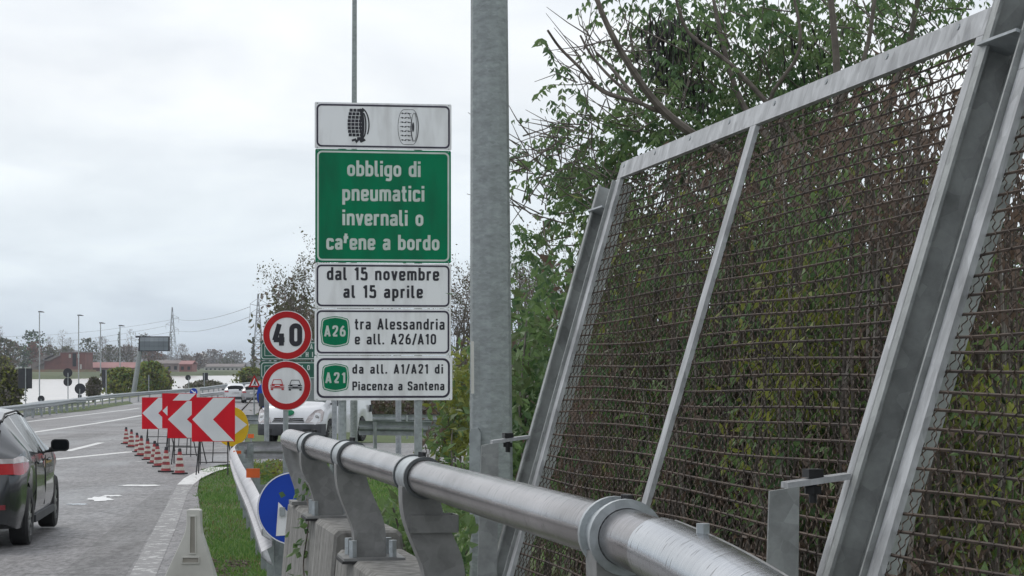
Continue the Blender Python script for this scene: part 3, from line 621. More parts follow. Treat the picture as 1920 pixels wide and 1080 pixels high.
# ------------------------------------------------------------------ the big stacked sign
sY = 40.0; fc = Face(719, 470, sY, R(9))
sg = thing('stacked_road_sign', 'tall stack of five green and white winter tyre obligation panels on two steel posts', 'road sign', gx(719, sY))
for px_ in (643.5, 785):
    a = fc.pt(px_, 840, -.12); a.z = gz(a.y) - .2; b = fc.pt(px_, 205, -.12); mb = MB(); mb.tube([a, b], .078, 14); mb.build('post', m_galv, sg)
for yy in (230, 330, 440, 535, 622, 710):
    mb = MB(); p0, p1 = fc.pt(606, yy, -.045), fc.pt(832, yy, -.045); mb.tube([p0, p1], .025, 4); mb.build('rail', m_galv, sg, smooth=0)
def panel(name, x0, y0, x1, y1, mt, bmat, lab, brd=3.2, ins=3.2, r=9):
    p = MB(); fc.slab(p, rr(x0, y0, x1, y1, 2.5, 3)[::-1], .02, 0); o = p.build(name, mt, sg, smooth=30); o['label'] = lab
    b = MB(); fc.ring(b, rr(x0 + ins, y0 + ins, x1 - ins, y1 - ins, r), rr(x0 + ins + brd, y0 + ins + brd, x1 - ins - brd, y1 - ins - brd, r - brd * .8), .004); b.build('border', bmat, o, smooth=0)
    for xx, yy in ((x0 + 5, y0 + 2.2), (x1 - 5, y0 + 2.2), (x0 + 5, y1 - 2.2), (x1 - 5, y1 - 2.2)):
        s = MB(); fc.slab(s, circ(xx, yy, 1.1, 8), .006, 0, .006); s.build('rivet', m_galv, o, smooth=0)
    return o
def lettering(o, lines, mt):
    for t, x0, x1, yb, cap, sw in lines:                         # one part per word
        tot = sum(GL[c][0] * cap for c in t); tr = (x1 - x0 - tot) / (len(t) - 1); x = x0
        for wd_ in t.split(' '):
            wl = sum(GL[c][0] * cap for c in wd_) + tr * (len(wd_) - 1); mb = MB(); fc.text(mb, wd_, x, x + wl, yb, cap, sw); mb.build('word', mt, o, smooth=0); x += wl + tr * 2 + GL[' '][0] * cap
p1 = panel('sign_panel', 592, 193.5, 846, 280, m_white, m_inkpurple, 'white panel with two drawn tyres')
p2 = panel('sign_panel', 593, 281, 845, 492.6, m_signgreen, m_lettergrey, 'green panel with four lines of pale lettering')
p3 = panel('sign_panel', 592, 493.6, 845.5, 578, m_white, m_inkpurple, 'white panel with the two dates')
p4 = panel('sign_panel', 592, 579, 845, 666, m_white, m_inkpurple, 'white panel with the A26 shield')
p5 = panel('sign_panel', 591, 667, 847.5, 750.5, m_white, m_inkpurple, 'white panel with the A21 shield', brd=3.8, ins=4.5, r=13)
lettering(p2, [('obbligo di', 652, 788, 331, 29.5, 5.2), ('pneumatici', 643, 795, 377, 29.5, 5.2), ('invernali o', 643, 793, 423, 29.5, 5.2), ('ca+ene a bordo', 613.5, 823, 468.5, 28.5, 5.2)], m_lettergrey)
lettering(p3, [('dal 15 novembre', 614.5, 822.5, 525.5, 24, 4.3), ('al 15 aprile', 645, 792, 558.5, 23.5, 4.3)], m_ink)
lettering(p4, [('tra Alessandria', 666, 833, 617.8, 20.5, 3.4), ('e all. A26/A10', 666, 817, 645.7, 19.8, 3.3)], m_ink)
lettering(p5, [('da all. A1/A21 di', 661.5, 830, 700.5, 17.5, 3.1), ('Piacenza a Santena', 661.5, 832.5, 731.8, 16.5, 3.0)], m_ink)
def shield(o, cx, cy, hw, hh, txt, tx0, tx1, yb, cap):
    def shp(k): 
        w_, h_ = hw - k, hh - k
        return [(cx - w_ * .82, cy - h_ * .84), (cx - w_ * .4, cy - h_ * .95), (cx, cy - h_), (cx + w_ * .4, cy - h_ * .95), (cx + w_ * .82, cy - h_ * .84), (cx + w_ * .92, cy - h_ * .7), (cx + w_, cy), (cx + w_ * .92, cy + h_ * .7), (cx + w_ * .82, cy + h_ * .84), (cx + w_ * .4, cy + h_ * .95), (cx, cy + h_), (cx - w_ * .4, cy + h_ * .95), (cx - w_ * .82, cy + h_ * .84), (cx - w_ * .92, cy + h_ * .7), (cx - w_, cy), (cx - w_ * .92, cy - h_ * .7)]
    b = MB(); fc.ring(b, shp(0), shp(1.3), .004, 0); fc.ring(b, shp(1.3), shp(3.2), .004, 1); fc.flat(b, shp(3.2)[::-1], .004, 0)
    s = b.build('route_shield', [m_signgreen, m_lettergrey], o, smooth=0)
    l_ = MB(); fc.text(l_, txt, tx0, tx1, yb, cap, 3.7, .007); l_.build('lettering', m_lettergrey, s, smooth=0)
shield(p4, 629.6, 622, 27.5, 29, 'A26', 610, 648.5, 631, 20)
shield(p5, 630, 708, 25.5, 26.5, 'A21', 612, 648.5, 718, 19.5)
# tyres drawn on the top panel
ty = MB()
def tx(x, y): return (560 + x / 3.484, 170 + y / 3.484)
for r_ in range(9):
    for c_ in range(4):
        yy = 122 + r_ * 23; cv = 14 * ((r_ - 4) / 4.2) ** 2; x0 = 322 + cv + c_ * 24
        if r_ == 8 and c_ < 2: continue
        fc.flat(ty, [tx(x0 + (cv * .1), yy), tx(x0, yy + 19.5), tx(x0 + 21, yy + 19.5), tx(x0 + 21, yy)][::1], .004)
def arc(cx, cy, rx, ry, a0, a1, n=24): return [tx(cx + rx * math.cos(R(a0 + (a1 - a0) * i / n)), cy + ry * math.sin(R(a0 + (a1 - a0) * i / n))) for i in range(n + 1)]
fc.stroke(ty, arc(400, 228, 22, 100, -90, 90), 5.2, .0045); fc.stroke(ty, arc(422, 228, 18, 78, -180, 180)[:-1], 2.6, .005, closed=True)
fc.stroke(ty, arc(405, 225, 55, 108, -80, 35), 2.4, .0045); fc.stroke(ty, [tx(350, 330), tx(372, 322), tx(380, 336), tx(398, 316), tx(410, 334), tx(436, 322)], 4, .005)
ty.build('winter_tyre_drawing', m_ink, p1, smooth=0)
ty = MB(); mi = .75
fc.stroke(ty, arc(688, 235, 40, 114, -270, -90), mi, .0045); fc.stroke(ty, arc(742, 235, 40, 114, -90, 90), mi, .0045)
fc.stroke(ty, [tx(688, 121), tx(742, 121)], mi, .0045); fc.stroke(ty, [tx(688, 349), tx(742, 349)], mi, .0045)
fc.stroke(ty, arc(752, 235, 17, 92, 0, 360)[:-1], mi, .0045, closed=True); fc.stroke(ty, arc(742, 235, 36, 108, -60, 60), mi, .0045); fc.flat(ty, arc(746, 235, 7, 32, 0, 360)[:-1][::-1], .0046)
for r_ in range(7):
    yy = 146 + r_ * 29; cv = 10 * ((r_ - 3) / 3) ** 2
    fc.stroke(ty, [tx(660 + cv, yy), tx(675, yy - 4), tx(690, yy + 3), tx(705, yy - 4), tx(720, yy + 3), tx(735, yy - 2)], .9, .0045)
    for k in range(3): fc.flat(ty, [tx(x, y) for x, y in circ(676 + k * 21, yy, 5, 8)][::-1], .0048)
fc.stroke(ty, [tx(722, 150), tx(735, 190), tx(730, 250), tx(737, 300), tx(745, 330)], .9, .0045)
ty.build('snow_chain_drawing', m_ink, p1, smooth=0)

# thin lamp post rising behind the stacked sign
lY = 46; o = thing('lamp_post', 'thin tall grey pole rising above and behind the stacked sign', 'lamp post', gx(663.5, lY))
mb = MB(); a = gx(663.5, lY); mb.tube([a - Vector((0, 0, .2)), Vector((a.x + .0, lY, 4)), Vector((a.x + .02, lY, 11.5))], [.085, .065, .045], 12); mb.build('shaft', m_pole, o)
mb = MB(); mb.tube([Vector((a.x + .02, lY, 11.4)), Vector((a.x + .03, lY, 11.9)), Vector((a.x - .4, lY, 12.1)), Vector((a.x - 1.1, lY, 12.15))], [.045, .042, .04, .04], 8); mb.build('arm', m_pole, o)
mb = MB(); mb.box((a.x - 1.35, lY, 12.15), (.7, .28, .14)); mb.build('lamp_head', m_back, o)

# speed limit and no overtaking discs on one pole
dY = 26.7; f2 = Face(538, 676, dY); rs = thing('disc_road_sign', 'thin pole with round 40 limit disc above round no overtaking disc', 'road sign', gx(534, dY))
mb = MB(); a = f2.pt(534, 880, -.04); a.z = gz(dY) - .15; mb.tube([a, f2.pt(536, 592, -.04)], .033, 12); mb.build('pole', m_galv, rs)
def disc(parent, f, cx, cy, r, lab, ring_=.28, name='disc'):
    d = MB(); f.slab(d, circ(cx, cy, r)[::-1], .02); d_ = d.build(name, m_white, parent, smooth=30); d_['label'] = lab
    g = MB(); f.ring(g, circ(cx, cy, r * .975), circ(cx, cy, r * (1 - ring_)), .004); g.build('red_border', m_signred, d_, smooth=0)
    return d_
d1 = disc(rs, f2, 538.5, 628.5, 46, 'upper disc with the number 40')
l_ = MB(); f2.text(l_, '40', 512, 565.5, 648, 40.5, 9.2, xs=1.08); l_.build('digits', m_ink, d1, smooth=0)
d2 = disc(rs, f2, 537, 723, 46.5, 'lower disc with a red and a black car', .27)
def caricon(cx, cy, m):
    b = MB(); X = lambda x, y: (cx + x, cy + y)
    f2.stroke(b, [X(-10, -1), X(-7, -9.2), X(7, -9.2), X(10, -1)], 1.1, .004)
    f2.flat(b, [X(-10.5, -1), X(-10.5, 2.5), X(-5, 2.5), X(-5, -1)], .0045); f2.flat(b, [X(5, -1), X(5, 2.5), X(10.5, 2.5), X(10.5, -1)], .0045); f2.flat(b, [X(-5, -1), X(-5, .2), X(5, .2), X(5, -1)], .0045)
    f2.flat(b, [X(-5, 2.6), X(-5, 4), X(5, 4), X(5, 2.6)], .0045)
    f2.stroke(b, [X(-13, 1.2), X(-11, 1.2)], 1.6, .0045); f2.stroke(b, [X(11, 1.2), X(13, 1.2)], 1.6, .0045)
    f2.stroke(b, [X(-13, 4.7), X(13, 4.7)], 1.5, .005); f2.stroke(b, [X(-12.5, 6.6), X(12.5, 6.6)], .7, .0055)
    for sx in (-10, 10): f2.flat(b, [X(sx - 2.2, 7.4), X(sx - 2.2, 10.2), X(sx + 2.2, 10.2), X(sx + 2.2, 7.4)], .0045)
    b.build('car_symbol', m, d2, smooth=0)
caricon(520, 721, m_signred); caricon(553.5, 722, m_ink)

# blue disc in front of the barrier end, seen turned on its clamp
bY = 14.6; f3 = Face(551, 953, bY); o = thing('blue_disc_sign', 'round blue mandatory sign with white arrow half hidden by the barrier end', 'road sign', gx(556, bY))
d = MB(); f3.slab(d, circ(551, 953.5, 69, 48)[::-1], .012); ds = d.build('disc', m_blue, o, smooth=30)
g = MB(); f3.ring(g, circ(551, 953.5, 68.5, 48), circ(551, 953.5, 66.3, 48), .003); g.build('rim', m_white, ds, smooth=0)
g = MB(); f3.flat(g, [(517.5, 1005), (522, 941), (545, 965), (572, 926), (590, 942), (562, 982), (585, 1000)], .004); g.build('arrow', m_white, ds, smooth=0)
g = MB(); f3.slab(g, [(525, 951), (525, 967), (535, 967), (535, 951)], .03, 0, .035); g.build('clamp', m_galv, ds, smooth=0)
mb = MB(); a = gx(556, bY + .1); mb.tube([a - Vector((0, 0, .1)), P(556, 900, bY + .1)], .03, 10); mb.build('pole', m_galv, o)

# dark green direction sign behind
gY = 58; f4 = Face(545, 670, gY); o = thing('direction_sign', 'dark green motorway direction sign partly hidden behind the round discs', 'road sign', gx(600, gY))
for x0, y0, x1, y1, bw in ((488, 640, 640, 675.5, 1), (488, 677.5, 640, 711, 1)):
    d = MB(); f4.slab(d, rr(x0, y0, x1, y1, 2)[::-1], .04); q = d.build('sign_panel', m_dgreen, o, smooth=30)
    b = MB(); f4.ring(b, rr(x0 + 2, y0 + 2, x1 - 2, y1 - 2, 5), rr(x0 + 3.4, y0 + 3.4, x1 - 3.4, y1 - 3.4, 4), .005); b.build('border', m_lettergrey, q, smooth=0)
    b = MB(); f4.ring(b, rr(x0 + 8, y0 + 8, x0 + 40, y1 - 8, 1), rr(x0 + 9, y0 + 9, x0 + 39, y1 - 9, 1), .005); b.build('arrow_frame', m_lettergrey, q, smooth=0)
    for w_, xa, xb, yb_ in ((('A', 581.5, 589, 654.5), ('THIA', 562, 599, 669.5)) if y0 < 650 else (('IO', 566, 581, 694),)):
        b = MB(); f4.text(b, w_, xa, xb, yb_, 9.5, 1.7); b.build('word', m_lettergrey, q, smooth=0)
for px_ in (500, 627): mb = MB(); a = gx(px_, gY + .15); mb.tube([a - Vector((0, 0, .2)), P(px_, 642, gY + .15)], .07, 10); mb.build('post', m_galv, o)
o = thing('steel_pole', 'bare slim steel pole in the grass between the two posts under the stacked sign', 'pole', gx(747, 52))
mb = MB(); a = gx(747, 52); mb.tube([a - Vector((0, 0, .2)), P(747, 640, 52)], .07, 12); mb.build('shaft', m_galv, o); mb = MB(); mb.tube([P(747, 640, 52), P(747, 639, 52)], .075, 12); mb.build('cap', m_galv, o)

# ------------------------------------------------------------------ chevron boards, yellow arrow disc, cones
def board(px0, px1, py0, py1, Y, lab, lean=0):
    f = Face((px0 + px1) / 2, (py0 + py1) / 2, Y); o = thing('chevron_board', lab, 'chevron board', gx((px0 + px1) / 2, Y), 'red and white chevron boards')
    w_, h_ = px1 - px0, py1 - py0; X = lambda u, v_: (px0 + u * w_, py0 + v_ * h_)
    d = MB(); f.slab(d, [X(0, 0), X(0, 1), X(1, 1), X(1, 0)], .02); bo = d.build('board', m_boardred, o, smooth=0)
    d = MB(); f.flat(d, [X(.012, .5), X(.5, .988), X(.982, .988), X(.492, .5), X(.982, .012), X(.5, .012)], .003); d.build('chevron', m_boardwhite, bo, smooth=0)
    zb_ = f.pt(px0, py1).z; r_ = .013; yb_ = Y + .03
    for u in (.17, .83):
        x = f.pt(*X(u, 0)).x; sp = -.05 if u < .5 else .05
        fl = MB(); fl.tube([Vector((x, yb_, zb_ + .5)), Vector((x, yb_, zb_)), Vector((x + sp * .6, yb_ - .22, gz(Y - .2)))], r_, 8); fl.build('leg', m_dark, o)
        fl = MB(); fl.tube([Vector((x, yb_, zb_ + .05)), Vector((x + sp * 1.5, yb_ + .42, gz(Y + .4)))], r_, 8); fl.build('leg', m_dark, o)
    xa, xb = f.pt(*X(.17, 0)).x, f.pt(*X(.83, 0)).x; g_ = gz(Y)
    for k, dy_ in ((.38, -.14), (.66, -.08)):
        z = g_ + (zb_ - g_) * k; cb = MB(); cb.tube([Vector((xa, yb_ + dy_, z)), Vector((xb, yb_ + dy_, z))], .011, 6); cb.build('cross_bar', m_dark, o)
    cb = MB(); xm = (xa + xb) / 2; z = g_ + (zb_ - g_) * .38; cb.tube([Vector((xm, yb_ - .14, z)), Vector((xm, yb_, zb_))], .011, 6); cb.build('centre_bar', m_dark, o)
board(359.5, 440.5, 745, 828, 41, 'red and white chevron board nearest the grass, front of the group')
board(314, 388, 751, 821.5, 46.5, 'red and white chevron board half hidden behind the front board')
board(304, 368.5, 737.5, 803, 51.5, 'scuffed red and white chevron board standing highest at the back')
board(266, 328, 745, 804.5, 55.5, 'red and white chevron board standing farthest left, beside the cones')
yY = 43.6; f = Face(436, 799, yY); o = thing('yellow_arrow_disc', 'round yellow sign with grey arrow band peeping out behind the front chevron board', 'road sign', gx(436, yY))
d = MB(); f.slab(d, circ(434.5, 800, 31.5, 32, 37)[::-1], .03); ds = d.build('disc', m_yellow, o, smooth=30)
d = MB(); f.flat(d, [(404, 787), (404, 812), (440, 812), (440, 814.5), (463.5, 796.5), (440, 778), (440, 784)], .004); d.build('arrow', m_boardwhite, ds, smooth=0)
d = MB(); a = gx(436, yY + .1); d.tube([a, P(436, 800, yY + .1)], .03, 8); d.build('pole', m_dark, o)

def cone_master():
    o = thing('traffic_cone', 'x', 'traffic cone', (0, 0, 0)); ORG[o.name] = Vector((0, 0, 0))
    b = MB(); q = .13; b.prism([(-q, -q * .7, .0), (-q * .7, -q, 0), (q * .7, -q, 0), (q, -q * .7, 0), (q, q * .7, 0), (q * .7, q, 0), (-q * .7, q, 0), (-q, q * .7, 0)][::-1], (0, 0, .03)); b.build('base', m_black, o, smooth=0)
    rad = lambda z: .098 - (z - .03) / .47 * .072
    zs = [.03, .045, .14, .23, .315, .395, .5]; red = [0, 1, 0, 1, 0, 1]      # alternate bands from the foot upwards
    for (a, b_), rd in zip(zip(zs[:-1], zs[1:]), (1, 0, 1, 0, 1, 0)):
        pass
    c_ = MB(); cols = [(0, .03, .15), (1, .15, .235), (0, .235, .32), (1, .32, .395), (0, .395, .5)]
    # the reflective sleeves are parts, the red body one piece
    c_.lathe([(rad(.03) + .012, .03), (rad(.05), .05), (rad(.485), .485), (rad(.5) - .004, .498), (.012, .5), (.0, .49)], (0, 0, 0), n=20); c_.build('body', m_cone_r, o)
    for z0, z1 in ((.075, .145), (.205, .265), (.315, .37)):
        s = MB(); s.lathe([(rad(z0) + .001, z0), (rad(z0) + .003, z0 + .002), (rad(z1) + .003, z1 - .002), (rad(z1) + .001, z1)], (0, 0, 0), n=20); s.build('white_sleeve', m_cone_w, o)
    s = MB(); s.lathe([(rad(.435) + .002, .435), (rad(.498) + .002, .498), (.0, .503)], (0, 0, 0), n=16); s.build('dark_tip', m_back, o)
    return o
cm_ = cone_master()
CONES = [(337, 889, 0, 'banded traffic cone standing apart on the right, nearest the front chevron board'), (311, 885, 1, 'large looking red and white cone second from the front, left of the lone one'), (297, 875, -3, 'traffic cone just behind and left of the second one from the front'),
 (289, 869, 2, 'traffic cone fourth from the front in the diagonal row'), (277, 862.5, 0, 'dirty traffic cone with a dark tip at the middle of the row'), (264, 855, 2, 'upright traffic cone just left of the dark tipped middle one'),
 (259, 847.5, -5, 'leaning traffic cone wedged behind its neighbour in the left half of the row'), (246, 838.5, 1, 'red and white traffic cone second from the far left end'), (236.5, 832.5, 0, 'darkest traffic cone at the far left end of the row')]
for i, (x, y, tl, lab) in enumerate(CONES):
    o = cm_ if i == 0 else copy_tree(cm_); p = gp(x, y); o.location = p; o.rotation_euler = (0, R(tl), R(random.uniform(-40, 40))); tag(o, lab, 'traffic cone', 'cones closing off the lane')

# ------------------------------------------------------------------ guardrails
WPROF = [(-.155, .0), (-.14, .03), (-.10, .075), (-.06, .075), (-.02, .0), (.02, .0), (.06, .075), (.10, .075), (.14, .03), (.155, .0)]
def smooth_path(pts, n=6):
    q = []
    for i in range(len(pts) - 1):
        p0, p1, p2, p3 = pts[max(i - 1, 0)], pts[i], pts[i + 1], pts[min(i + 2, len(pts) - 1)]
        for k in range(n):
            t = k / n; q.append(.5 * ((2 * p1) + (p2 - p0) * t + (2 * p0 - 5 * p1 + 4 * p2 - p3) * t * t + (3 * p1 - p0 - 3 * p2 + p3) * t ** 3))
    return q + [pts[-1]]
def guardrail(name, pts, lab, side, mt, hgt=.70, step=2.0, beams=(0,), n=6, post_h=None, group=None):
    """pts: ground points; side +1/-1 turns the corrugation to the left/right of the path"""
    path = smooth_path([Vector(p) for p in pts], n); o = thing(name, lab, 'guardrail', path[0], group)
    for bz in beams:
        mb = MB(); vs_ = []; k = len(WPROF)
        for th in (0, .004):
            for i, p in enumerate(path):
                d = (path[min(i + 1, len(path) - 1)] - path[max(i - 1, 0)]); d.z = 0; d.normalize(); nn = Vector((-d.y, d.x, 0)) * side
                for z, a in WPROF: vs_.append(p + nn * (a + .06 - th) + Vector((0, 0, hgt - .155 + z + bz)))
        m_ = len(path); fs = []
        for s in (0, 1):
            for i in range(m_ - 1):
                for j in range(k - 1):
                    b = s * m_ * k; fs.append((b + i * k + j, b + i * k + j + 1, b + (i + 1) * k + j + 1, b + (i + 1) * k + j))
        mb.add(vs_, fs); mb.build('beam', mt, o, smooth=50)
    acc = 0; nxt = .3
    for a, b in zip(path[:-1], path[1:]):
        l_ = (b - a).length
        while nxt <= acc + l_:
            p = a.lerp(b, (nxt - acc) / l_); d = (b - a); d.z = 0; d.normalize(); nn = Vector((-d.y, d.x, 0)) * side; g = MB()
            c = p - nn * .02; rot = Matrix((d, nn, Vector((0, 0, 1)))).transposed(); top = (post_h or hgt + max(beams)) - .02
            g.box(c + Vector((0, 0, top / 2 - .1)) + nn * .0, (.006, .10, top + .2), rot); g.box(c + Vector((0, 0, top / 2 - .1)) + nn * -.05 + d * .033, (.06, .006, top + .2), rot); g.box(c + Vector((0, 0, top / 2 - .1)) + nn * .052 + d * .033, (.06, .004, top + .2), rot)
            g.build('post', m_galv, o, smooth=0); nxt += step
        acc += l_
    return o, path
def gpt(x, Y): return Vector(((x - 960) / F * Y, Y, gz(Y)))
gr, gpath = guardrail('guardrail', [gpt(526, 15.4), gpt(489, 21), gpt(462, 27), gpt(449, 32.5), gpt(447.5, 34.6), gpt(453, 36.4), gpt(464, 37.4), gpt(490, 37.8), gpt(560, 37.4), gpt(640, 36.8)], 'near guardrail with orange reflectors curving round the grass tip', 1, m_railwhite, .72, 2.0)
for px_, py_, Y, s in ((474.5, 887, 22.5, .135), (445, 850, 32.2, .11), (470.5, 817.5, 38, .10)):
    g = MB(); c = P(px_, py_, Y); g.box(c, (s * 1.05, .02, s * .72)); g.build('reflector', m_orange, gr, smooth=0)
    g = MB(); g.box(c + Vector((.0, .02, -s * .5)), (.03, .01, s)); g.build('reflector_bracket', m_galv, gr, smooth=0)
guardrail('guardrail', [P(440, 818, 72), P(560, 818, 71), P(700, 818, 70), P(860, 819, 70), P(1000, 819, 70)], 'double beam guardrail in front of the dry bank behind the van', 1, m_rail, .72, 3, (0, ), 3)
guardrail('guardrail', [P(675, 846, 46.5), P(760, 847, 46.8), P(860, 849, 47), P(1000, 852, 47)], 'low guardrail along the side road behind the stacked sign posts', 1, m_rail, .66, 1.6, (0,), 3)
guardrail('guardrail', [gp(-60, 806), gp(0, 795), gp(60, 784), gp(100, 777.5), gp(155, 766.5), gp(200, 759.5), gp(260, 752.5), gp(367, 743), gp(425, 734.5), gp(480, 729)], 'long curved guardrail on the river side of the main road', -1, m_rail, .78, 4, n=6)
guardrail('guardrail', [gp(50, 782), gp(75, 776), gp(110, 772), gp(158, 768)], 'short guardrail piece in front of the long one at the far left verge', -1, m_rail, .74, 2)
guardrail('guardrail', [gp(374, 757), gp(420, 750.5), gp(470, 744)], 'median guardrail starting at the white post ahead of the far cars', -1, m_railwhite, .8, 4)
o = thing('marker_post', 'white marker post at the start of the median guardrail', 'post', gp(372, 758)); mb = MB(); p = gp(372, 758); mb.tube([p, p + Vector((0, 0, 1.25))], .11, 10); mb.build('shaft', m_plastic, o)

vg = MB(); vg.poly([tuple(gp(x, y) + Vector((0, 0, .012))) for x, y in ((40, 781), (160, 771), (215, 762), (250, 757), (240, 752), (190, 758), (120, 766), (55, 775))]); structure(vg.build('verge', m_grassg, smooth=0))

# ------------------------------------------------------------------ vehicles
def paint(name, col, col2, metal=.0, rough=.3): return M(name, col, rough, metal, col2, 3, coat=.6, detail=4)
m_carpaint = paint('dark_grey_car_paint', (.065, .068, .073), (.05, .053, .057), .5, .2)
m_wpaint = paint('white_van_paint', (.74, .75, .77), (.68, .69, .71)); m_gpaint = paint('silver_car_paint', (.35, .35, .36), (.3, .3, .31), .3)
m_glass = M('dark_window_glass', (.012, .014, .016), .08, 0, (.01, .012, .014), 1, spec=.25)
m_glass.node_tree.nodes['Principled BSDF'].inputs['IOR'].default_value = 1.22
m_vglass = M('windscreen_glass', (.05, .07, .068), .08, 0, (.04, .055, .055), 1, spec=.8)
m_taillight = M('tail_light_red', (.52, .012, .02), .12, 0, (.4, .01, .015), 6, spec=.8, coat=.8); m_clear = M('lamp_clear', (.62, .56, .56), .1, .1, (.4, .36, .36), 14, spec=.8, coat=.8)
m_reflect = M('reflector_dark_red', (.22, .012, .02), .3); m_trim = M('grey_bumper_plastic', (.055, .058, .065), .6); m_rim = M('alloy_rim', (.42, .42, .42), .35, .8); m_plate = M('plate_white', (.7, .7, .7), .4)
def interp(tb, y): return float(np.interp(y, [t[0] for t in tb], [t[1] for t in tb]))
def loft_vehicle(root, pr, paint_, glass):
    y0, y1 = pr['top'][0][0], pr['top'][-1][0]
    st = sorted(set([round(v_, 3) for v_ in np.arange(y0, y1, .06)] + [y1] + pr.get('extra', [])))
    rings = []
    for y in st:
        zt, zb, wb = interp(pr['top'], y), interp(pr['belt'], y), interp(pr['w'], y); wr = interp(pr['wr'], y); cl = interp(pr['clear'], y)
        ar = cl
        for yw, rw in pr['wheels']:
            d = abs(y - yw)
            if d < rw: ar = max(ar, pr['zw'] + math.sqrt(rw * rw - d * d) * 1.0)
        zb = max(zb, ar + .02); zt = max(zt, zb + .004); ws = wb - .03
        cabin = pr['cab'][0] < y < pr['cab'][1]
        zr = zt - (.075 if cabin else .035); zr = max(zr, zb + .002)
        xi = min(.60, ws - .12)
        pts = [(0, cl), (xi, cl), (xi + .01, ar), (ws, ar), (wb + .015, ar + (zb - ar) * .35), (wb + .012, ar + (zb - ar) * .72), (wb - .012, zb), (wr, zr), (wr * .9, zt - .03 if cabin else zt - .012), (wr * .55, zt), (0, zt + .012)]
        rings.append(pts)
    k = len(rings[0]); full = 2 * k - 1; parts = {}
    def row(i): return [Vector((-x, st[i], z)) for x, z in rings[i][::-1]] + [Vector((x, st[i], z)) for x, z in rings[i][1:]]
    # row order: left top ... hmm, keep symmetrical: index 0..k-1 left (top to bottom), k-1..2k-2 right (bottom to top)
    rows = []
    for i in range(len(st)):
        Lf = [Vector((-x, st[i], z)) for x, z in rings[i][::-1]]; Rt = [Vector((x, st[i], z)) for x, z in rings[i][1:]]
        rows.append(Lf + Rt)
    for i in range(len(st) - 1):
        yc_ = (st[i] + st[i + 1]) / 2
        for j in range(full - 1):
            jj = j if j < k - 1 else full - 2 - j           # 0 = next to roof centre
            hr_ = k - 2 - jj                                 # 0 bottom .. k-2 roof centre strip
            key = 'body'
            if hr_ == 6 and any(a < yc_ < b for a, b in pr['side']): key = 'side_window_' + ('L' if j < k - 1 else 'R')
            if hr_ >= 7 and pr['ws'][0] < yc_ < pr['ws'][1]: key = 'windscreen'
            if hr_ >= 7 and pr.get('rw') and pr['rw'][0] < yc_ < pr['rw'][1]: key = 'rear_window'
            parts.setdefault(key, MB()).add([rows[i][j], rows[i][j + 1], rows[i + 1][j + 1], rows[i + 1][j]], [(0, 1, 2, 3)])
    parts['body'].poly([p for p in rows[0]][::-1]); parts['body'].poly(rows[-1])
    body = None
    for key, mb in parts.items():
        # weld the loose quads
        idx = {}; v_ = []; f_ = []
        for q in mb.f:
            nq = []
            for i in q:
                kk = tuple(round(c, 4) for c in mb.v[i])
                if kk not in idx: idx[kk] = len(v_); v_.append(mb.v[i])
                nq.append(idx[kk])
            nq2 = [a for n_, a in enumerate(nq) if a != nq[n_ - 1]]
            if len(set(nq2)) >= 3: f_.append(tuple(dict.fromkeys(nq2)))
        mb.v, mb.f, mb.m = v_, f_, [0] * len(f_)
        nm = 'side_window' if key.startswith('side') else key
        mb.build(nm, paint_ if key == 'body' else glass, root, smooth=32)
    # wheels
    for yw, rw in pr['wheels']:
        for s in (-1, 1):
            r_ = pr['zw'] * 1.0; xw = s * (pr['tw']); a = MB(); hwid = .1
            a.lathe([(r_ * .66, -hwid), (r_ * .93, -hwid), (r_, -hwid * .75), (r_, hwid * .75), (r_ * .93, hwid), (r_ * .66, hwid)], (xw, yw, pr['zw']), 'X', 28); t_ = a.build('wheel', m_black, root)
            a = MB(); xo = xw + s * hwid
            a.lathe([(r_ * .67, -.02 * s), (r_ * .66, 0), (r_ * .6, -.015 * s), (r_ * .58, -.05 * s), (.0, -.06 * s)], (xo, yw, pr['zw']), 'X', 28, m=1)
            for q in range(10):
                an = 2 * math.pi * q / 10; dv = Vector((0, math.cos(an), math.sin(an))); tv = Vector((0, -math.sin(an), math.cos(an))) * .018
                c0 = Vector((xo - s * .012, yw, pr['zw']))
                a.prism([c0 + dv * .03 - tv, c0 + dv * .03 + tv, c0 + dv * r_ * .62 + tv, c0 + dv * r_ * .62 - tv], (-.02 * s, 0, 0), 0)
            a.lathe([(.05, -.02 * s), (.045, .004 * s), (0, .006 * s)], (xo - s * .01, yw, pr['zw']), 'X', 12)
            a.build('rim', [m_rim, m_dark], t_)
HATCH = dict(top=[(-2.15, .50), (-2.14, .86), (-2.08, 1.0), (-1.98, 1.06), (-1.72, 1.30), (-1.45, 1.405), (-.9, 1.455), (-.3, 1.47), (.15, 1.455), (.5, 1.39), (1.2, 1.03), (1.35, .985), (1.9, .85), (2.08, .72), (2.15, .5)],
 belt=[(-2.15, .48), (-2.14, .82), (-2.0, .97), (-1.6, 1.03), (-1.1, 1.0), (0, .93), (1.1, .93), (1.9, .80), (2.08, .68), (2.15, .48)],
 w=[(-2.15, .62), (-2.1, .74), (-1.95, .83), (-1.5, .885), (0, .885), (1.35, .87), (1.8, .78), (2.05, .62), (2.15, .45)],
 wr=[(-2.15, .5), (-2.0, .62), (-1.7, .62), (-1.3, .60), (-.3, .61), (.4, .60), (.8, .68), (1.25, .76), (1.6, .72), (2.05, .5), (2.15, .38)],
 clear=[(-2.15, .30), (-1.9, .22), (1.8, .18), (2.15, .24)], wheels=[(-1.30, .36), (1.34, .36)], zw=.315, tw=.785, cab=(-1.95, 1.15), side=[(-1.45, -.95), (-.90, -.02), (.05, .88)], ws=(.45, 1.2), rw=(-2.02, -1.68))
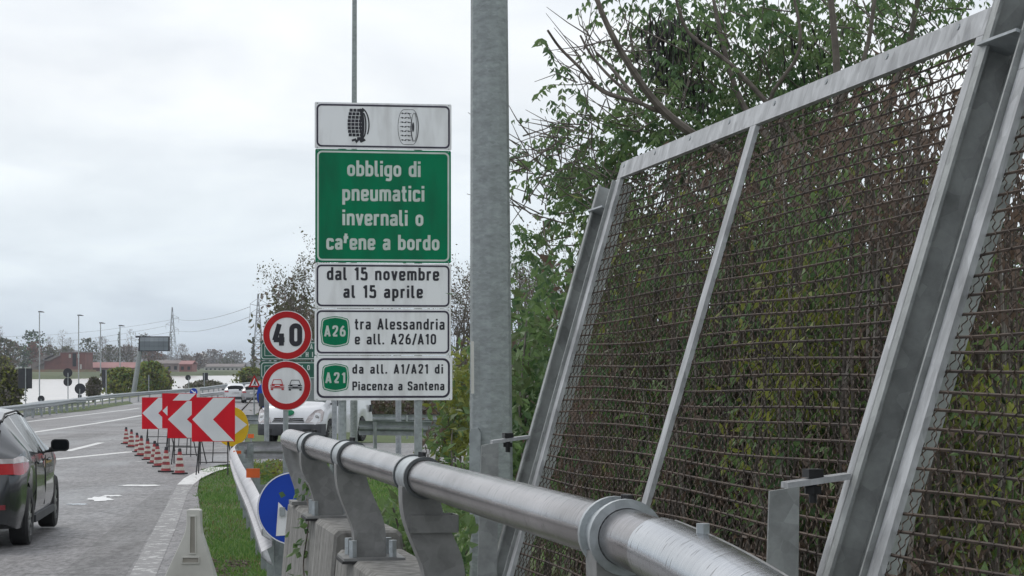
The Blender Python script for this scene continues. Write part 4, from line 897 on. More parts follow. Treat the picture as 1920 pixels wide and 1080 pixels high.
def make_hatch(name, label, loc, rz, mat_, detailed, group=None):
    o = thing(name, label, 'car', (0, 0, 0), group); loft_vehicle(o, HATCH, mat_, m_glass)
    for s in (-1, 1):
        a = MB(); bl = [(-2.085, .78, .765), (-2.02, .83, .80), (-1.9, .862, .83), (-1.78, .875, .86), (-1.66, .888, .9)]
        lo = [.80, .79, .795, .81, .865]; hi = [.965, .985, .985, .965, .915]; mid = [(l_ + h_) / 2 + .03 for l_, h_ in zip(lo, hi)]
        def strip(z0, z1, nm, mt):
            g = MB(); v_ = []
            for (y, x, _), za_, zb__ in zip(bl, z0, z1): v_ += [(s * (x + .022), y, za_), (s * (x + .012), y, zb__)]
            n_ = len(v_); fr = v_ + [(s * .55, -2.155, z0[0]), (s * .55, -2.15, z1[0])]
            fs = [(2 * i, 2 * i + 1, 2 * i + 3, 2 * i + 2) for i in range(len(bl) - 1)] + [(n_, n_ + 1, 1, 0)]
            if s < 0: fs = [f[::-1] for f in fs]
            g.add(fr, fs); return g
        l1 = strip(lo, mid, '', None).build('tail_light', m_taillight, o); strip([m__ + .002 for m__ in mid], hi, '', None).build('clear_lens', m_clear, l1)
        g = MB(); g.box((s * .62, -2.12, .46), (.2, .04, .05)); g.build('rear_reflector', m_reflect, o)
        # mirror
        g = MB(); g.prism([(s * .985 + x, .76, .995 + z) for x, z in rr(-.105, -.065, .105, .075, .045, 4)], (0, .03, 0)); g.prism([(s * .985 + x * .9, .791, .995 + z * .92) for x, z in rr(-.105, -.065, .105, .075, .045, 4)], (0, .07, 0)); g.tube([(s * .86, .84, .945), (s * .95, .81, .955)], .03, 8); mr = g.build('wing_mirror', m_black if detailed else mat_, o, smooth=50)
        g = MB(); g.poly([(s * .985 + x, .757, .998 + z) for x, z in rr(-.09, -.05, .09, .06, .035, 4)]); g.build('mirror_glass', m_glass, mr)
        for yh in (-.78, .14):
            g = MB(); g.tube([(s * .905, yh, .86), (s * .925, yh + .04, .862), (s * .925, yh + .16, .866), (s * .905, yh + .2, .868)], .014, 6); g.build('door_handle', mat_, o)
    g = MB(); g.box((0, -2.165, .78), (.54, .015, .12)); g.build('number_plate', m_plate, o, smooth=0)
    g = MB(); g.box((0, -2.12, .36), (1.1, .1, .16)); g.build('lower_bumper', m_trim, o)
    if detailed:
        for y in (-.925, .02):
            for s in (-1, 1):
                g = MB(); g.tube([(s * .886, y - .02, .36), (s * .903, y, .6), (s * .898, y, .92)], .005, 4); g.build('door_gap', m_black, o)
        for s in (-1, 1):
            g = MB(); g.tube([(s * .62, -1.6, 1.335), (s * .60, -1.2, 1.41), (s * .61, -.3, 1.428), (s * .60, .4, 1.35)], .012, 6); g.build('roof_trim', m_black, o)
            g = MB(); g.box((s * .885, 0.02, .26), (.03, 1.9, .08)); g.build('sill', m_trim, o)
    o.location = loc; o.rotation_euler = (0, 0, rz); return o
cY = 24.15; cpos = Vector(((61 - 960) / F * cY - .77, cY, gz(cY)))
make_hatch('parked_car', 'dark grey hatchback seen from behind at the left edge of the photo', cpos, R(6.2), m_carpaint, True)
make_hatch('distant_car', 'white car driving away on the far main road', gx(441, 172) + Vector((0, 0, .0)), R(8), m_wpaint, False)
make_hatch('distant_car', 'silver car behind the roadworks triangle sign, beside the white car', gx(474, 168), R(8), m_gpaint, False)

VAN = dict(top=[(-2.5, 1.0), (-2.48, 1.95), (-2.3, 2.12), (.6, 2.15), (.9, 2.08), (1.1, 1.95), (1.72, 1.29), (1.8, 1.25), (2.2, 1.12), (2.36, .98), (2.44, .8), (2.5, .62)],
 belt=[(-2.5, .9), (-2.4, 1.15), (1.6, 1.12), (2.1, 1.02), (2.36, .89), (2.5, .58)], w=[(-2.5, .94), (1.9, .99), (2.2, .97), (2.4, .9), (2.5, .82)], wr=[(-2.5, .86), (.9, .86), (1.7, .88), (2.2, .86), (2.5, .72)],
 clear=[(-2.5, .34), (2.2, .3), (2.5, .34)], wheels=[(-1.55, .42), (1.52, .42)], zw=.36, tw=.87, cab=(-2.6, 1.7), side=[(.42, 1.38)], ws=(1.06, 1.74))
vb = gx(540, 61.5); va = R(166); fw = Vector((-math.sin(va), math.cos(va), 0))
van = thing('white_van', 'white van facing the camera behind the disc signs, with grey bumper and oval green badge', 'van', (0, 0, 0)); loft_vehicle(van, VAN, m_wpaint, m_vglass)
g = MB(); pf = [(-1.0, 2.05), (-.97, 2.38), (-.85, 2.50), (-.4, 2.58), (.4, 2.58), (.85, 2.50), (.97, 2.38), (1.0, 2.05)]
zz = [(.30, -.02), (.34, .0), (.58, .0), (.63, -.03)]
vs_ = [(x, y + d, z + (.05 * (1 - abs(x)) if z > .5 and False else 0)) for z, d in zz for x, y in pf]; k = len(pf)
g.add(vs_, [(i * k + j, i * k + j + 1, (i + 1) * k + j + 1, (i + 1) * k + j) for i in range(len(zz) - 1) for j in range(k - 1)] + [tuple(range(3 * k, 4 * k)), tuple(range(k - 1, -1, -1))]); bp_ = g.build('front_bumper', m_trim, van)
for x in (-.55, 0, .55): g = MB(); g.box((x, 2.57 if x == 0 else 2.552, .42), (.34, .03, .13)); g.build('air_intake', m_black, bp_)
for s in (-1, 1):
    g = MB(); hl = [(.52, 2.50, .68), (.60, 2.455, .84), (.78, 2.33, 1.03), (.92, 2.22, 1.06), (.985, 2.18, .98), (.975, 2.30, .72), (.90, 2.42, .66)]
    g.prism([(s * x, y + .03, z) for x, y, z in (hl if s > 0 else hl[::-1])], (0, -.05, 0)); h_ = g.build('headlight', m_clear, van, smooth=0)
    g = MB(); g.lathe([(.0, .01), (.06, .0), (.075, -.02)], (s * .83, 2.40, .82), 'Y', 14); g.build('lamp_reflector', m_rim, h_)
    g = MB(); g.box((s * 1.18, 1.45, 1.32), (.2, .12, .36), Matrix.Rotation(s * .2, 3, 'Z')); g.tube([(s * .95, 1.5, 1.2), (s * 1.12, 1.47, 1.2)], .03, 6); g.build('wing_mirror', m_trim, van)
    g = MB(); g.box((s * 1.0, .55, 1.12), (.012, .16, .04)); g.build('door_handle', m_black, van)
    g = MB(); g.tube([(s * 1.006, .35, .45), (s * 1.006, .35, 1.2)], .008, 4); g.build('door_gap', m_dark, van)
    g = MB(); g.box((s * 1.0, -2.2, 1.0), (.03, .22, .22)); g.build('filler_flap', m_black, van)
for i, z in enumerate((.69, .74, .79)):
    g = MB(); g.box((0, 2.475 - i * .008, z), (.98 - i * .05, .03, .028)); g.build('grille_slot', m_black, van)
g = MB(); g.lathe([(.13, 0), (.125, .012), (.0, .014)], (0, 2.375, .955), 'Y', 20, rot=None); g2 = g.build('badge', m_signgreen, van)
for v_ in g2.data.vertices: v_.co.x *= 1.15; v_.co.z = .955 + (v_.co.z - .955) * .62; v_.co.y -= (v_.co.z - .955) * .9 - .02
g = MB(); v0 = -.2
for ch in 'IVECO':
    a_, sts = GL[ch]
    for kind, pts in sts:
        q = chaikin(pts, 2) if kind == 's' else pts
        g.tube([(v0 + (1 - 1) + x * .1, 2.50, .715 + y * .085) for x, y in q] + ([(v0 + q[0][0] * .1, 2.50, .715 + q[0][1] * .085)] if kind == 'c' else []), .008, 4)
    v0 += a_ * .1 + .03
lt = g.build('lettering', m_rim, van)
for v_ in lt.data.vertices: v_.co.x = -v_.co.x
g = MB(); g.box((1.0, -.9, 1.1), (.012, 1.2, .3)); g.build('side_badge', m_signgreen, van); 
van.location = vb - fw * 2.5; van.location.z = gz(van.location.y); van.rotation_euler = (0, 0, va)

# ------------------------------------------------------------------ lamp posts, sign backs, gantry, triangle, far furniture
for i, (x, yt, Y, lab) in enumerate([(74, 585, 187, 'street lamp farthest left, tallest of the row by the river'), (147.5, 591.5, 210, 'second street lamp from the left, rising past the brick building'), (188.5, 606, 258, 'third street lamp from the left, beside a dark sign back'), (225, 611, 268, 'fourth street lamp, nearest the message board')]):
    t = P(x, yt, Y); zb = min(terr(t.x, Y), gz(Y)) - .3; o = thing('street_lamp', lab, 'street lamp', (t.x, Y, zb), 'street lamps along the river side')
    k = Y / F; mb = MB(); mb.tube([(t.x, Y, zb), (t.x, Y, t.z)], [1.35 * k, .95 * k], 8); mb.build('pole', m_rail, o)
    mb = MB(); mb.prism([(t.x - 2.5 * k, Y, t.z - .4 * k), (t.x + 8 * k, Y, t.z - .8 * k), (t.x + 8.2 * k, Y, t.z + .2 * k), (t.x + 3 * k, Y, t.z + 1.6 * k), (t.x - 2.3 * k, Y, t.z + 1.7 * k)], (0, 5 * k, 0)); mb.build('lamp_head', m_back, o)
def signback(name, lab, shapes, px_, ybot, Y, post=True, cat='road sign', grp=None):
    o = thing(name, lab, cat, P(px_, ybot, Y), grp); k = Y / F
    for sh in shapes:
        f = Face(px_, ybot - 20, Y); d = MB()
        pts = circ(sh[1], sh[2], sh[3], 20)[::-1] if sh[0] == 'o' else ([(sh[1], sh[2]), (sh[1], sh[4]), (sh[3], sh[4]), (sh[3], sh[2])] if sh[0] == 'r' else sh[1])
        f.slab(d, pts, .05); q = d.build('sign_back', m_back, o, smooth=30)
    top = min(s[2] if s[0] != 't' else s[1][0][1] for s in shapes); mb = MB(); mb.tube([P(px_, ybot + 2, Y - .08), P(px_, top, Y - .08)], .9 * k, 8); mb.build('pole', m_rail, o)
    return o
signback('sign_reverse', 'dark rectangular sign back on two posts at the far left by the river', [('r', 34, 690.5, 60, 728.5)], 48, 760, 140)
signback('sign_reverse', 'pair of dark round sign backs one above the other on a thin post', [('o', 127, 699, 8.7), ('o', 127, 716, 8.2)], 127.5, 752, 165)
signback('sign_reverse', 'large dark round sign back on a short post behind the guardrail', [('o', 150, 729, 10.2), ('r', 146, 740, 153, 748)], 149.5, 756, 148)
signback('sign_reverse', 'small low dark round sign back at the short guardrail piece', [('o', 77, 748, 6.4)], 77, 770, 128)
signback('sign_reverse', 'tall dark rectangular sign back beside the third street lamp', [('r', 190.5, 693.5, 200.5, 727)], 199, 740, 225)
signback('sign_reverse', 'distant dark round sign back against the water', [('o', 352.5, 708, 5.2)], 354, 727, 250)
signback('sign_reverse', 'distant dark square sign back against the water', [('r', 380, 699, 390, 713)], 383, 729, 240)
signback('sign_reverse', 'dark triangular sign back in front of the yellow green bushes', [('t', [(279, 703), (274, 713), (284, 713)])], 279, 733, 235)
o = thing('message_board', 'grey variable message board on a leaning post beside the far road', 'message board', P(251, 737, 225)); f = Face(288, 645, 225)
d = MB(); d.prism([f.pt(x, y) for x, y in ((260.5, 630.5), (259, 658.5), (316.5, 658.5), (316, 630.5))], (0, .9, 0)); b_o = d.build('housing', m_back, o, smooth=0)
m_lcd = M('unlit_display', (.30, .33, .36), .35, .2, (.22, .25, .28), .6)
m_lcdd = M('unlit_display_dark', (.16, .19, .21), .35, .2, (.13, .15, .17), .6)
for r_, mt in ((0, m_lcd), (1, m_lcdd), (2, m_lcdd)):
    for c_ in range(6):
        d = MB(); x0 = 262.5 + c_ * 8.85; y0 = 632.5 + r_ * 8.3; f.slab(d, [(x0, y0), (x0, y0 + 7.9), (x0 + 8.5, y0 + 7.9), (x0 + 8.5, y0)], .02, 0, .03); d.build('display_cell', mt, b_o, smooth=0)
d = MB(); d.tube([P(250.5, 738, 225.4), P(263, 655, 225.4)], [.27, .25], 10); d.build('post', m_pole, o)
d = MB(); d.prism([P(254, 630, 224.5), P(254, 633, 224.5), P(261, 633, 224.5), P(261, 629.5, 224.5)], (0, .5, 0)); d.build('side_box', m_back, o)
tY = 95; f = Face(476, 716, tY); o = thing('roadworks_triangle', 'red bordered triangular roadworks sign on a pole beyond the yellow disc', 'road sign', gx(476.5, tY))
d = MB(); f.slab(d, [(477, 703), (465.5, 726), (489, 726)], .03); t_ = d.build('plate', m_signred, o, smooth=0)
d = MB(); f.flat(d, [(477, 709), (470.5, 723), (484, 723)], .005); t2 = d.build('white_field', m_white, t_, smooth=0)
d = MB(); f.flat(d, circ(478.3, 713, 1.2, 8)[::-1], .01); f.flat(d, [(476.8, 714.5), (476, 718.5), (475, 722), (476.5, 722), (477.6, 719), (479, 722), (480.5, 722), (479, 718.5), (480, 715)], .0105); d.build('worker_symbol', m_ink, t2, smooth=0)
d = MB(); a = gx(476.5, tY + .1); d.tube([a, P(476.5, 715, tY + .1)], .035, 8); d.build('pole', m_galv, o)
kY = 150; f = Face(363, 735, kY); o = thing('blue_arrow_sign', 'small round blue keep right arrow sign at the median guardrail start', 'road sign', gx(365, kY))
d = MB(); f.slab(d, circ(363, 735, 7.2, 24)[::-1], .04); t_ = d.build('disc', m_blue, o, smooth=30)
d = MB(); f.flat(d, [(359, 730.5), (358, 732), (363.2, 736.6), (361.5, 738.5), (367.5, 739.5), (366.8, 733.5), (364.8, 735.2)], .01); d.build('arrow', m_white, t_, smooth=0)
d = MB(); d.tube([gx(365, kY + .1), P(365, 735, kY + .1)], .04, 8); d.build('pole', m_galv, o)
eY = 72; f = Face(491, 738, eY); o = thing('blue_disc_sign', 'dark blue round sign peeping out left of the no overtaking disc', 'road sign', gx(498, eY))
d = MB(); f.slab(d, circ(497, 741, 15.5, 28, 24)[::-1], .03); t_ = d.build('disc', m_blue, o, smooth=30); d = MB(); d.tube([gx(498, eY + .1), P(498, 740, eY + .1)], .06, 8); d.build('pole', m_dark, o)
d = MB(); f.slab(d, [(486, 742), (486, 762), (508, 762), (508, 742)], .04, 0, .05); d.build('lower_plate', m_back, o, smooth=0)

# white plastic stand in the foreground
wY = 14; o = thing('plastic_barrier_post', 'white plastic tapered barrier post with a slot, on the road edge in the foreground', 'barrier post', gx(355, wY)); f = Face(363, 1000, wY)
d = MB(); f.slab(d, [(351, 957), (350.5, 985), (347, 1000), (310, 1080), (262, 1190), (262, 1208), (446, 1208), (446, 1190), (404.5, 1080), (379, 1000), (377, 985), (376.5, 957), (374, 955), (353, 955)], .10, 0, .03); bd = d.build('body', m_plastic, o, smooth=0)
md = bd.modifiers.new('bevel', 'BEVEL'); md.width = .008; md.segments = 3; md.limit_method = 'ANGLE'
for nm, pts in (('slot_frame', [(357, 966), (356, 1038), (369, 1038), (368.5, 966)]), ('grip_frame', [(343, 1043), (342, 1056), (375.5, 1056), (375, 1043)])):
    d = MB(); q = [(pts[0][0] + 1.6, pts[0][1] + 2), (pts[1][0] + 1.6, pts[1][1] - 2), (pts[2][0] - 1.6, pts[2][1] - 2), (pts[3][0] - 1.6, pts[3][1] + 2)]
    f.ring(d, pts, q, .04); n_ = 4
    d.add([f.pt(x, y, .04) for x, y in pts] + [f.pt(x, y, .029) for x, y in pts], [(i, (i + 1) % 4, (i + 1) % 4 + 4, i + 4) for i in range(4)]); d.add([f.pt(x, y, .04) for x, y in q] + [f.pt(x, y, .031) for x, y in q], [(i, (i + 1) % 4, (i + 1) % 4 + 4, i + 4) for i in range(4)])
    r_ = d.build(nm, m_plastic, bd, smooth=0); d = MB(); f.flat(d, q, .0315); d.build('recess', m_trim if nm[0] == 'g' and False else M('recess_dark', (.33, .31, .27), .8), r_, smooth=0)  # flat face in a darker colour stands in for the recess depth

# ------------------------------------------------------------------ vegetation
m_bark = M('grey_brown_bark', (.115, .095, .08), .9, 0, (.06, .05, .043), 12, bump=.4, bscale=40)
m_barkpale = M('pale_bark', (.24, .215, .19), .9, 0, (.13, .115, .10), 14)
LG = leafmat('leaf_green', (.12, .21, .08), (.06, .12, .05), 3, .45); LM = leafmat('leaf_mid_green', (.20, .30, .11), (.11, .18, .07), 3, .45)
LY = leafmat('leaf_yellow_green', (.30, .32, .07), (.16, .19, .045), 2.5, .45); LB = leafmat('leaf_dry_brown', (.20, .14, .105), (.10, .07, .058), 4, .4)
LD_ = leafmat('leaf_dark', (.045, .07, .035), (.02, .035, .02), 3, .3); LP = leafmat('seed_pod_dark', (.022, .018, .017), (.012, .01, .01), 5, .1)
LR = leafmat('leaf_rust', (.21, .08, .045), (.12, .05, .035), .3); LO = leafmat('leaf_olive', (.13, .13, .06), (.075, .08, .04), .3); LV = leafmat('twig_haze', (.26, .23, .21), (.17, .15, .14), .3)
LT = leafmat('leaf_light', (.18, .23, .10), (.09, .13, .05), 3)
def unit(v): return v / (np.linalg.norm(v, axis=-1, keepdims=True) + 1e-9)
def leaf_quads(pos, dirs, L_, W_, fold=.12):
    """diamond leaves: pos (n,3) base, dirs (n,3) axis, L_, W_ (n,)"""
    n = len(pos); d = unit(dirs); s = unit(np.cross(d, unit(rng.normal(size=(n, 3))))); nn = np.cross(s, d)
    L_ = np.broadcast_to(L_, (n,))[:, None]; W_ = np.broadcast_to(W_, (n,))[:, None]
    v = np.stack([pos, pos + d * L_ * .45 + s * W_ / 2 + nn * W_ * fold, pos + d * L_ - nn * L_ * .1, pos + d * L_ * .45 - s * W_ / 2 + nn * W_ * fold], 1)
    return v.reshape(-1, 3), np.arange(4 * n).reshape(n, 4)
def compound(pos, axis, L_, K=6, ll=.05, lw=.022):
    """pinnate leaves: paired leaflets hanging along a drooping midrib"""
    n = len(pos); ax = unit(axis); side = unit(np.cross(ax, np.array([0, 0, 1.]) + .3 * rng.normal(size=(n, 3)))); P_ = []; D_ = []
    for k in range(K):
        u = (k + 1) / K
        c = pos + ax * (L_ * u)[:, None] + np.array([0, 0, -1.]) * (L_ * .45 * u * u)[:, None]
        for s in (-1, 1):
            d = side * s * .6 + ax * .2 + np.array([0, 0, -.75]) + .12 * rng.normal(size=(n, 3)); P_.append(c); D_.append(d)
    P_.append(c); D_.append(ax + np.array([0, 0, -.9]))
    P_, D_ = np.concatenate(P_), np.concatenate(D_); m = len(P_)
    return leaf_quads(P_, D_, ll * rng.uniform(.7, 1.25, m), lw * rng.uniform(.8, 1.2, m))
def merge(lst):
    V_, Q_, M_ = [], [], []; o = 0
    for v, q, m in lst: V_.append(v); Q_.append(q + o); M_.append(np.full(len(q), m) if np.isscalar(m) else m); o += len(v)
    return np.concatenate(V_), np.concatenate(Q_), np.concatenate(M_)
def grow(mb, p, d, L_, r_, depth, tips, spread=.55, up=.15, seg=5, kids=3):
    pts = [p]; d = d.normalized(); rs = [r_]
    for i in range(seg):
        d = (d + Vector((random.gauss(0, .14), random.gauss(0, .14), random.gauss(0, .12) + up * .15))).normalized(); pts.append(pts[-1] + d * (L_ / seg)); rs.append(r_ * (1 - .55 * (i + 1) / seg))
    mb.tube(pts, rs, 5 if depth else 4, cap=False)
    if depth == 0: tips += pts[1:]; return
    for k in range(kids):
        i = random.randint(1, seg); q = (d + Vector((random.gauss(0, spread), random.gauss(0, spread), random.gauss(0, spread) + up))).normalized()
        grow(mb, pts[i], q, L_ * random.uniform(.5, .75), rs[i] * .62, depth - 1, tips, spread, up, max(3, seg - 1), kids)
    tips += [pts[-1]]
def npv(v): return np.array([tuple(p) for p in v])

# the big pinnate-leaved tree rising behind the fence
rob = thing('pinnate_leaf_tree', 'large tree with drooping feathery green leaves and black pods rising behind the mesh fence', 'tree', gx(1560, 15))
mb = MB(); tips = []
def limb(pts, Y, r0, r1, mbx=None):
    q = smooth_path([P(x, y, Y + dy_) for (x, y, dy_) in pts], 4); n_ = len(q); (mbx or mb).tube(q, [r0 + (r1 - r0) * i / (n_ - 1) for i in range(n_)], 7); return q
base = gx(1560, 15)
mb.tube([base - Vector((0, 0, .3)), P(1550, 900, 15), P(1545, 640, 15), P(1520, 440, 15)], [.11, .09, .075, .06], 9)
limb([(1520, 440, 0), (1400, 320, -.2), (1292, 247, -.5), (1232, 195, -.6), (1185, 130, -.7), (1145, 60, -.8), (1117, -10, -.8), (1112, -60, -.8)], 15, .04, .012)
limb([(1250, 215, -.55), (1190, 190, -.6), (1130, 172, -.6), (1085, 125, -.7), (1050, 90, -.7), (1027, 57, -.8)], 15, .016, .008)
limb([(1205, 195, -.6), (1150, 150, -.5), (1110, 105, -.4), (1088, 66, -.4)], 15, .013, .007)
limb([(1185, 175, -.5), (1140, 120, -.3), (1117, 98, -.3)], 15, .014, .008)
limb([(1520, 440, 0), (1470, 300, .3), (1395, 200, .5), (1360, 100, .6), (1330, -40, .7)], 15, .035, .011)
limb([(1510, 420, 0), (1500, 280, .2), (1380, 130, .3), (1290, 60, .4), (1262, -30, .3)], 15, .026, .009)
limb([(1520, 440, 0), (1560, 300, -.2), (1570, 150, -.3), (1555, -30, -.4)], 15, .04, .02)
limb([(1540, 500, 0), (1640, 250, .5), (1700, 100, .6), (1730, -60, .6)], 15, .035, .016)
limb([(1570, 200, -.3), (1620, 110, -.4), (1640, 0, -.4), (1650, -80, -.4)], 15, .02, .01)
limb([(1480, 330, .3), (1440, 200, 0), (1500, 90, -.2), (1480, -40, -.2)], 15, .02, .008)
rc = random.Random(11)
for i in range(330):                                             # fine bare twigs
    x, y = rc.choice([(rc.uniform(1080, 1300), rc.uniform(60, 250)), (rc.uniform(1300, 1900), rc.uniform(-40, 260)), (rc.uniform(970, 1150), rc.uniform(230, 420))]); Y = 15.8 + rc.uniform(-1, 1.2)
    p = P(x, y, Y); d = Vector((rc.gauss(-.3, .6), rc.gauss(0, .4), rc.gauss(.5, .4))).normalized(); l_ = rc.uniform(.2, .55); q = p + d * l_ * .5 + Vector((0, 0, -.02)); mb.tube([p, q, p + d * l_ + Vector((rc.gauss(0, .04), 0, -.02))], [.006, .004, .002], 4, cap=False)
def cloud(ells, Yc, Yd):
    out_ = []
    for cx, cy, rx, ry_, n in ells:
        a = rng.uniform(0, 2 * np.pi, n); r_ = np.sqrt(rng.uniform(0, 1, n)); Y = Yc + rng.uniform(-Yd, Yd, n)
        x = cx + rx * r_ * np.cos(a); y = cy + ry_ * r_ * np.sin(a); out_.append(np.stack([(x - 960) / F * Y, Y, CH - (y - HY) / F * Y], 1))
    return np.concatenate(out_)
def clumped(ells, Yc, Yd, per=14, sp=.16):
    """clump centres, then members around each: leaves gaps and light and dark masses"""
    e2 = [(a, b, c, d, max(1, n // per)) for a, b, c, d, n in ells]; cc = cloud(e2, Yc, Yd); pos = np.repeat(cc, per, 0) + rng.normal(size=(len(cc) * per, 3)) * sp * np.array([1, 1, .8]); return pos
pos = clumped([(1370, 120, 180, 120, 237), (1250, 50, 70, 70, 64), (1190, 235, 100, 50, 64), (1048, 140, 30, 16, 8), (1010, 245, 26, 22, 10), (1100, 300, 80, 45, 57), (1012, 430, 28, 45, 21), (1120, 400, 50, 50, 28), (1540, 60, 200, 110, 136), (1740, 10, 180, 70, 86), (1430, 230, 150, 70, 136), (1330, 300, 130, 60, 72), (1030, 290, 30, 40, 14), (1200, 10, 40, 20, 8), (1620, 250, 200, 90, 79)], 16.4, .9, 6, .13)
for i in range(0, len(pos), 6):
    c = Vector(pos[i:i + 6].mean(0)); g_ = P(1500, 420, 16); d = (g_ - c).normalized(); l_ = rc.uniform(.25, .6)
    mb.tube([c, c + d * l_ * .5 + Vector((rc.gauss(0, .05), rc.gauss(0, .05), -.03)), c + d * l_ + Vector((rc.gauss(0, .08), 0, rc.gauss(0, .06)))], [.002, .0045, .007], 4, cap=False)
mb.build('trunk', M('robinia_bark', (.17, .145, .125), .9, 0, (.09, .075, .065), 14), rob)
n_ = len(pos); ax = rng.normal(size=(n_, 3)) * np.array([1, 1, .35]); v1, q1 = compound(pos, ax, rng.uniform(.28, .44, n_), 8, .066, .030)
mi = np.repeat(0, len(q1)); sel = rng.uniform(size=n_); mi = np.tile(np.where(sel < .5, 0, np.where(sel < .9, 1, 2)), 17)
pp = clumped([(1265, 95, 55, 55, 130), (1300, 160, 30, 25, 50), (1285, 60, 50, 25, 60), (1520, 90, 40, 30, 40), (1230, 40, 20, 20, 30)], 16, .5, 7, .07); v2, q2 = leaf_quads(pp, np.array([[0, 0, -1.]]) + .15 * rng.normal(size=(len(pp), 3)), rng.uniform(.09, .16, len(pp)), .022)
v_, q_, m_ = merge([(v1, q1, mi), (v2, q2, 3)]); np_obj('foliage', v_, q_, m_, [LG, LM, LT, LP], rob)

def shrub(name, lab, cat, ells, Yc, Yd, kinds, stems, lsize=.06, per=16, sp=.14, hang=.5, group=None, stemr=.008, asp=.5):
    """kinds: list of (material, share); ells: (px, py, rx, ry, leaves)"""
    cx = np.mean([e_[0] for e_ in ells]); o = thing(name, lab, cat, gx(cx, Yc), group)
    pos = clumped(ells, Yc, Yd, per, sp); n = len(pos); keep = pos[:, 2] > np.array([gz(y) for y in pos[:, 1]]); pos = pos[keep]; n = len(pos)
    pn__ = np.sin(pos[:, 0] * 4.1 + pos[:, 2] * 1.3 + cx) + np.sin(pos[:, 2] * 3.3 - pos[:, 0] * 1.7 + cx * 2) + .8 * np.sin(pos[:, 0] * 9.7 + pos[:, 1] * 3 + 2) * np.sin(pos[:, 2] * 5.1 + pos[:, 1])
    pn__ = pn__ + .9 * np.repeat(rng.normal(size=n // per + 2), per)[:n]; clump = np.argsort(np.argsort(pn__)) / n; sh = np.cumsum([k[1] for k in kinds]); mi = np.searchsorted(sh, np.clip(clump * .8 + .2 * rng.uniform(size=n), 0, sh[-1] - 1e-6))
    d = rng.normal(size=(n, 3)) + np.array([0, 0, -hang]); sc = rng.uniform(.6, 1.4, n) * lsize
    v, q = leaf_quads(pos, d, sc, sc * asp)
    mb = MB(); r_ = random.Random(int(cx))
    y0 = min(e_[1] - e_[3] for e_ in ells)
    for i in range(stems):
        e_ = r_.choice(ells); x = e_[0] + r_.uniform(-1, 1) * e_[2]; Y = Yc + r_.uniform(-Yd, Yd); b = gx(x + r_.gauss(0, 30), Y); yt = e_[1] - e_[3] * r_.uniform(-.2, 1.05); t = P(x, yt, Y)
        if t.z < b.z + .1: continue
        m1 = b.lerp(t, .35) + Vector((r_.gauss(0, .06), r_.gauss(0, .06), 0)); m2 = b.lerp(t, .7) + Vector((r_.gauss(0, .09), r_.gauss(0, .09), 0)); k = r_.uniform(.5, 1.6) * stemr
        mb.tube([b, m1, m2, t], [k * 1.5, k * 1.2, k, k * .5], 4, cap=False)
    if stems: [mb.m.__setitem__(i, int((i // 14) % 3 == 0)) for i in range(len(mb.m))]; mb.build('stem', [m_bark, m_barkpale], o)
    np_obj('foliage', v, q, mi, [k[0] for k in kinds], o); return o
TK = dict(per=22, sp=.10, hang=1.3, asp=.36, stemr=.005)
shrub('thicket_bush', 'dense dark brown and olive thicket behind the lower left of the mesh fence', 'bush', [(1205, 560, 100, 160, 1889), (1180, 800, 115, 200, 3935), (1150, 1000, 80, 120, 2050)], 10.5, 1.2, [(LB, .34), (LG, .20), (LO, .24), (LM, .10), (LY, .12)], 160, .06, **TK)
shrub('thicket_bush', 'brown leaved thicket with light stems behind the middle bar of the mesh fence', 'bush', [(1400, 540, 150, 170, 2520), (1380, 800, 150, 200, 4920), (1380, 360, 130, 80, 630)], 9.6, 1.1, [(LB, .40), (LD_, .10), (LG, .18), (LM, .20), (LY, .12)], 200, .06, **TK)
shrub('thicket_bush', 'green flecked thicket left of the near fence post', 'bush', [(1600, 380, 140, 170, 1400), (1560, 640, 140, 170, 3608), (1520, 880, 130, 160, 3772)], 8.8, 1.0, [(LB, .36), (LG, .16), (LM, .26), (LY, .22)], 220, .06, **TK)
shrub('thicket_bush', 'reddish brown thicket with yellow blades right of the near fence post', 'bush', [(1830, 620, 130, 230, 3116), (1800, 920, 150, 190, 4920), (1760, 300, 160, 140, 909)], 7.6, .8, [(LB, .50), (LM, .20), (LY, .18), (LD_, .12)], 200, .055, **TK)
shrub('hedge_bush', 'deep green backing shrub far behind the fence, left half', 'bush', [(1180, 680, 170, 190, 2788), (1250, 840, 180, 150, 2952), (1200, 480, 120, 100, 560)], 19, 1.8, [(LD_, .4), (LG, .4), (LB, .2)], 30, .12, 12, .25)
shrub('hedge_bush', 'deep green backing shrub far behind the fence, right half', 'bush', [(1520, 640, 200, 220, 3444), (1680, 820, 240, 220, 4510), (1850, 600, 120, 220, 2132), (1560, 420, 200, 90, 700)], 18, 1.8, [(LD_, .4), (LG, .35), (LB, .25)], 30, .12, 12, .25)
shrub('leafy_shrub', 'fresh green leafy shrub between the tall pole and the leaning fence post', 'bush', [(1025, 650, 40, 80, 700), (1010, 790, 50, 100, 1300), (1010, 900, 60, 90, 1100), (905, 985, 30, 70, 350)], 16.5, .8, [(LG, .4), (LM, .42), (LT, .18)], 14, .10, 12, .18, .3)
shrub('creeping_shrub', 'low green creeper growing behind the concrete barrier under the handrail', 'bush', [(760, 1010, 50, 70, 420), (830, 960, 30, 50, 120), (790, 1060, 60, 50, 300)], 13.5, .5, [(LG, .4), (LM, .4), (LT, .2)], 14, .09, 8, .08, .2)
shrub('yellow_shrub', 'yellow green shrub just left of the tall pole behind the sign posts', 'bush', [(862, 770, 30, 70, 700), (850, 830, 45, 25, 420), (876, 690, 16, 40, 200)], 44, 1.2, [(LY, .6), (LM, .25), (LB, .15)], 16, .19, 8, .2, .2)
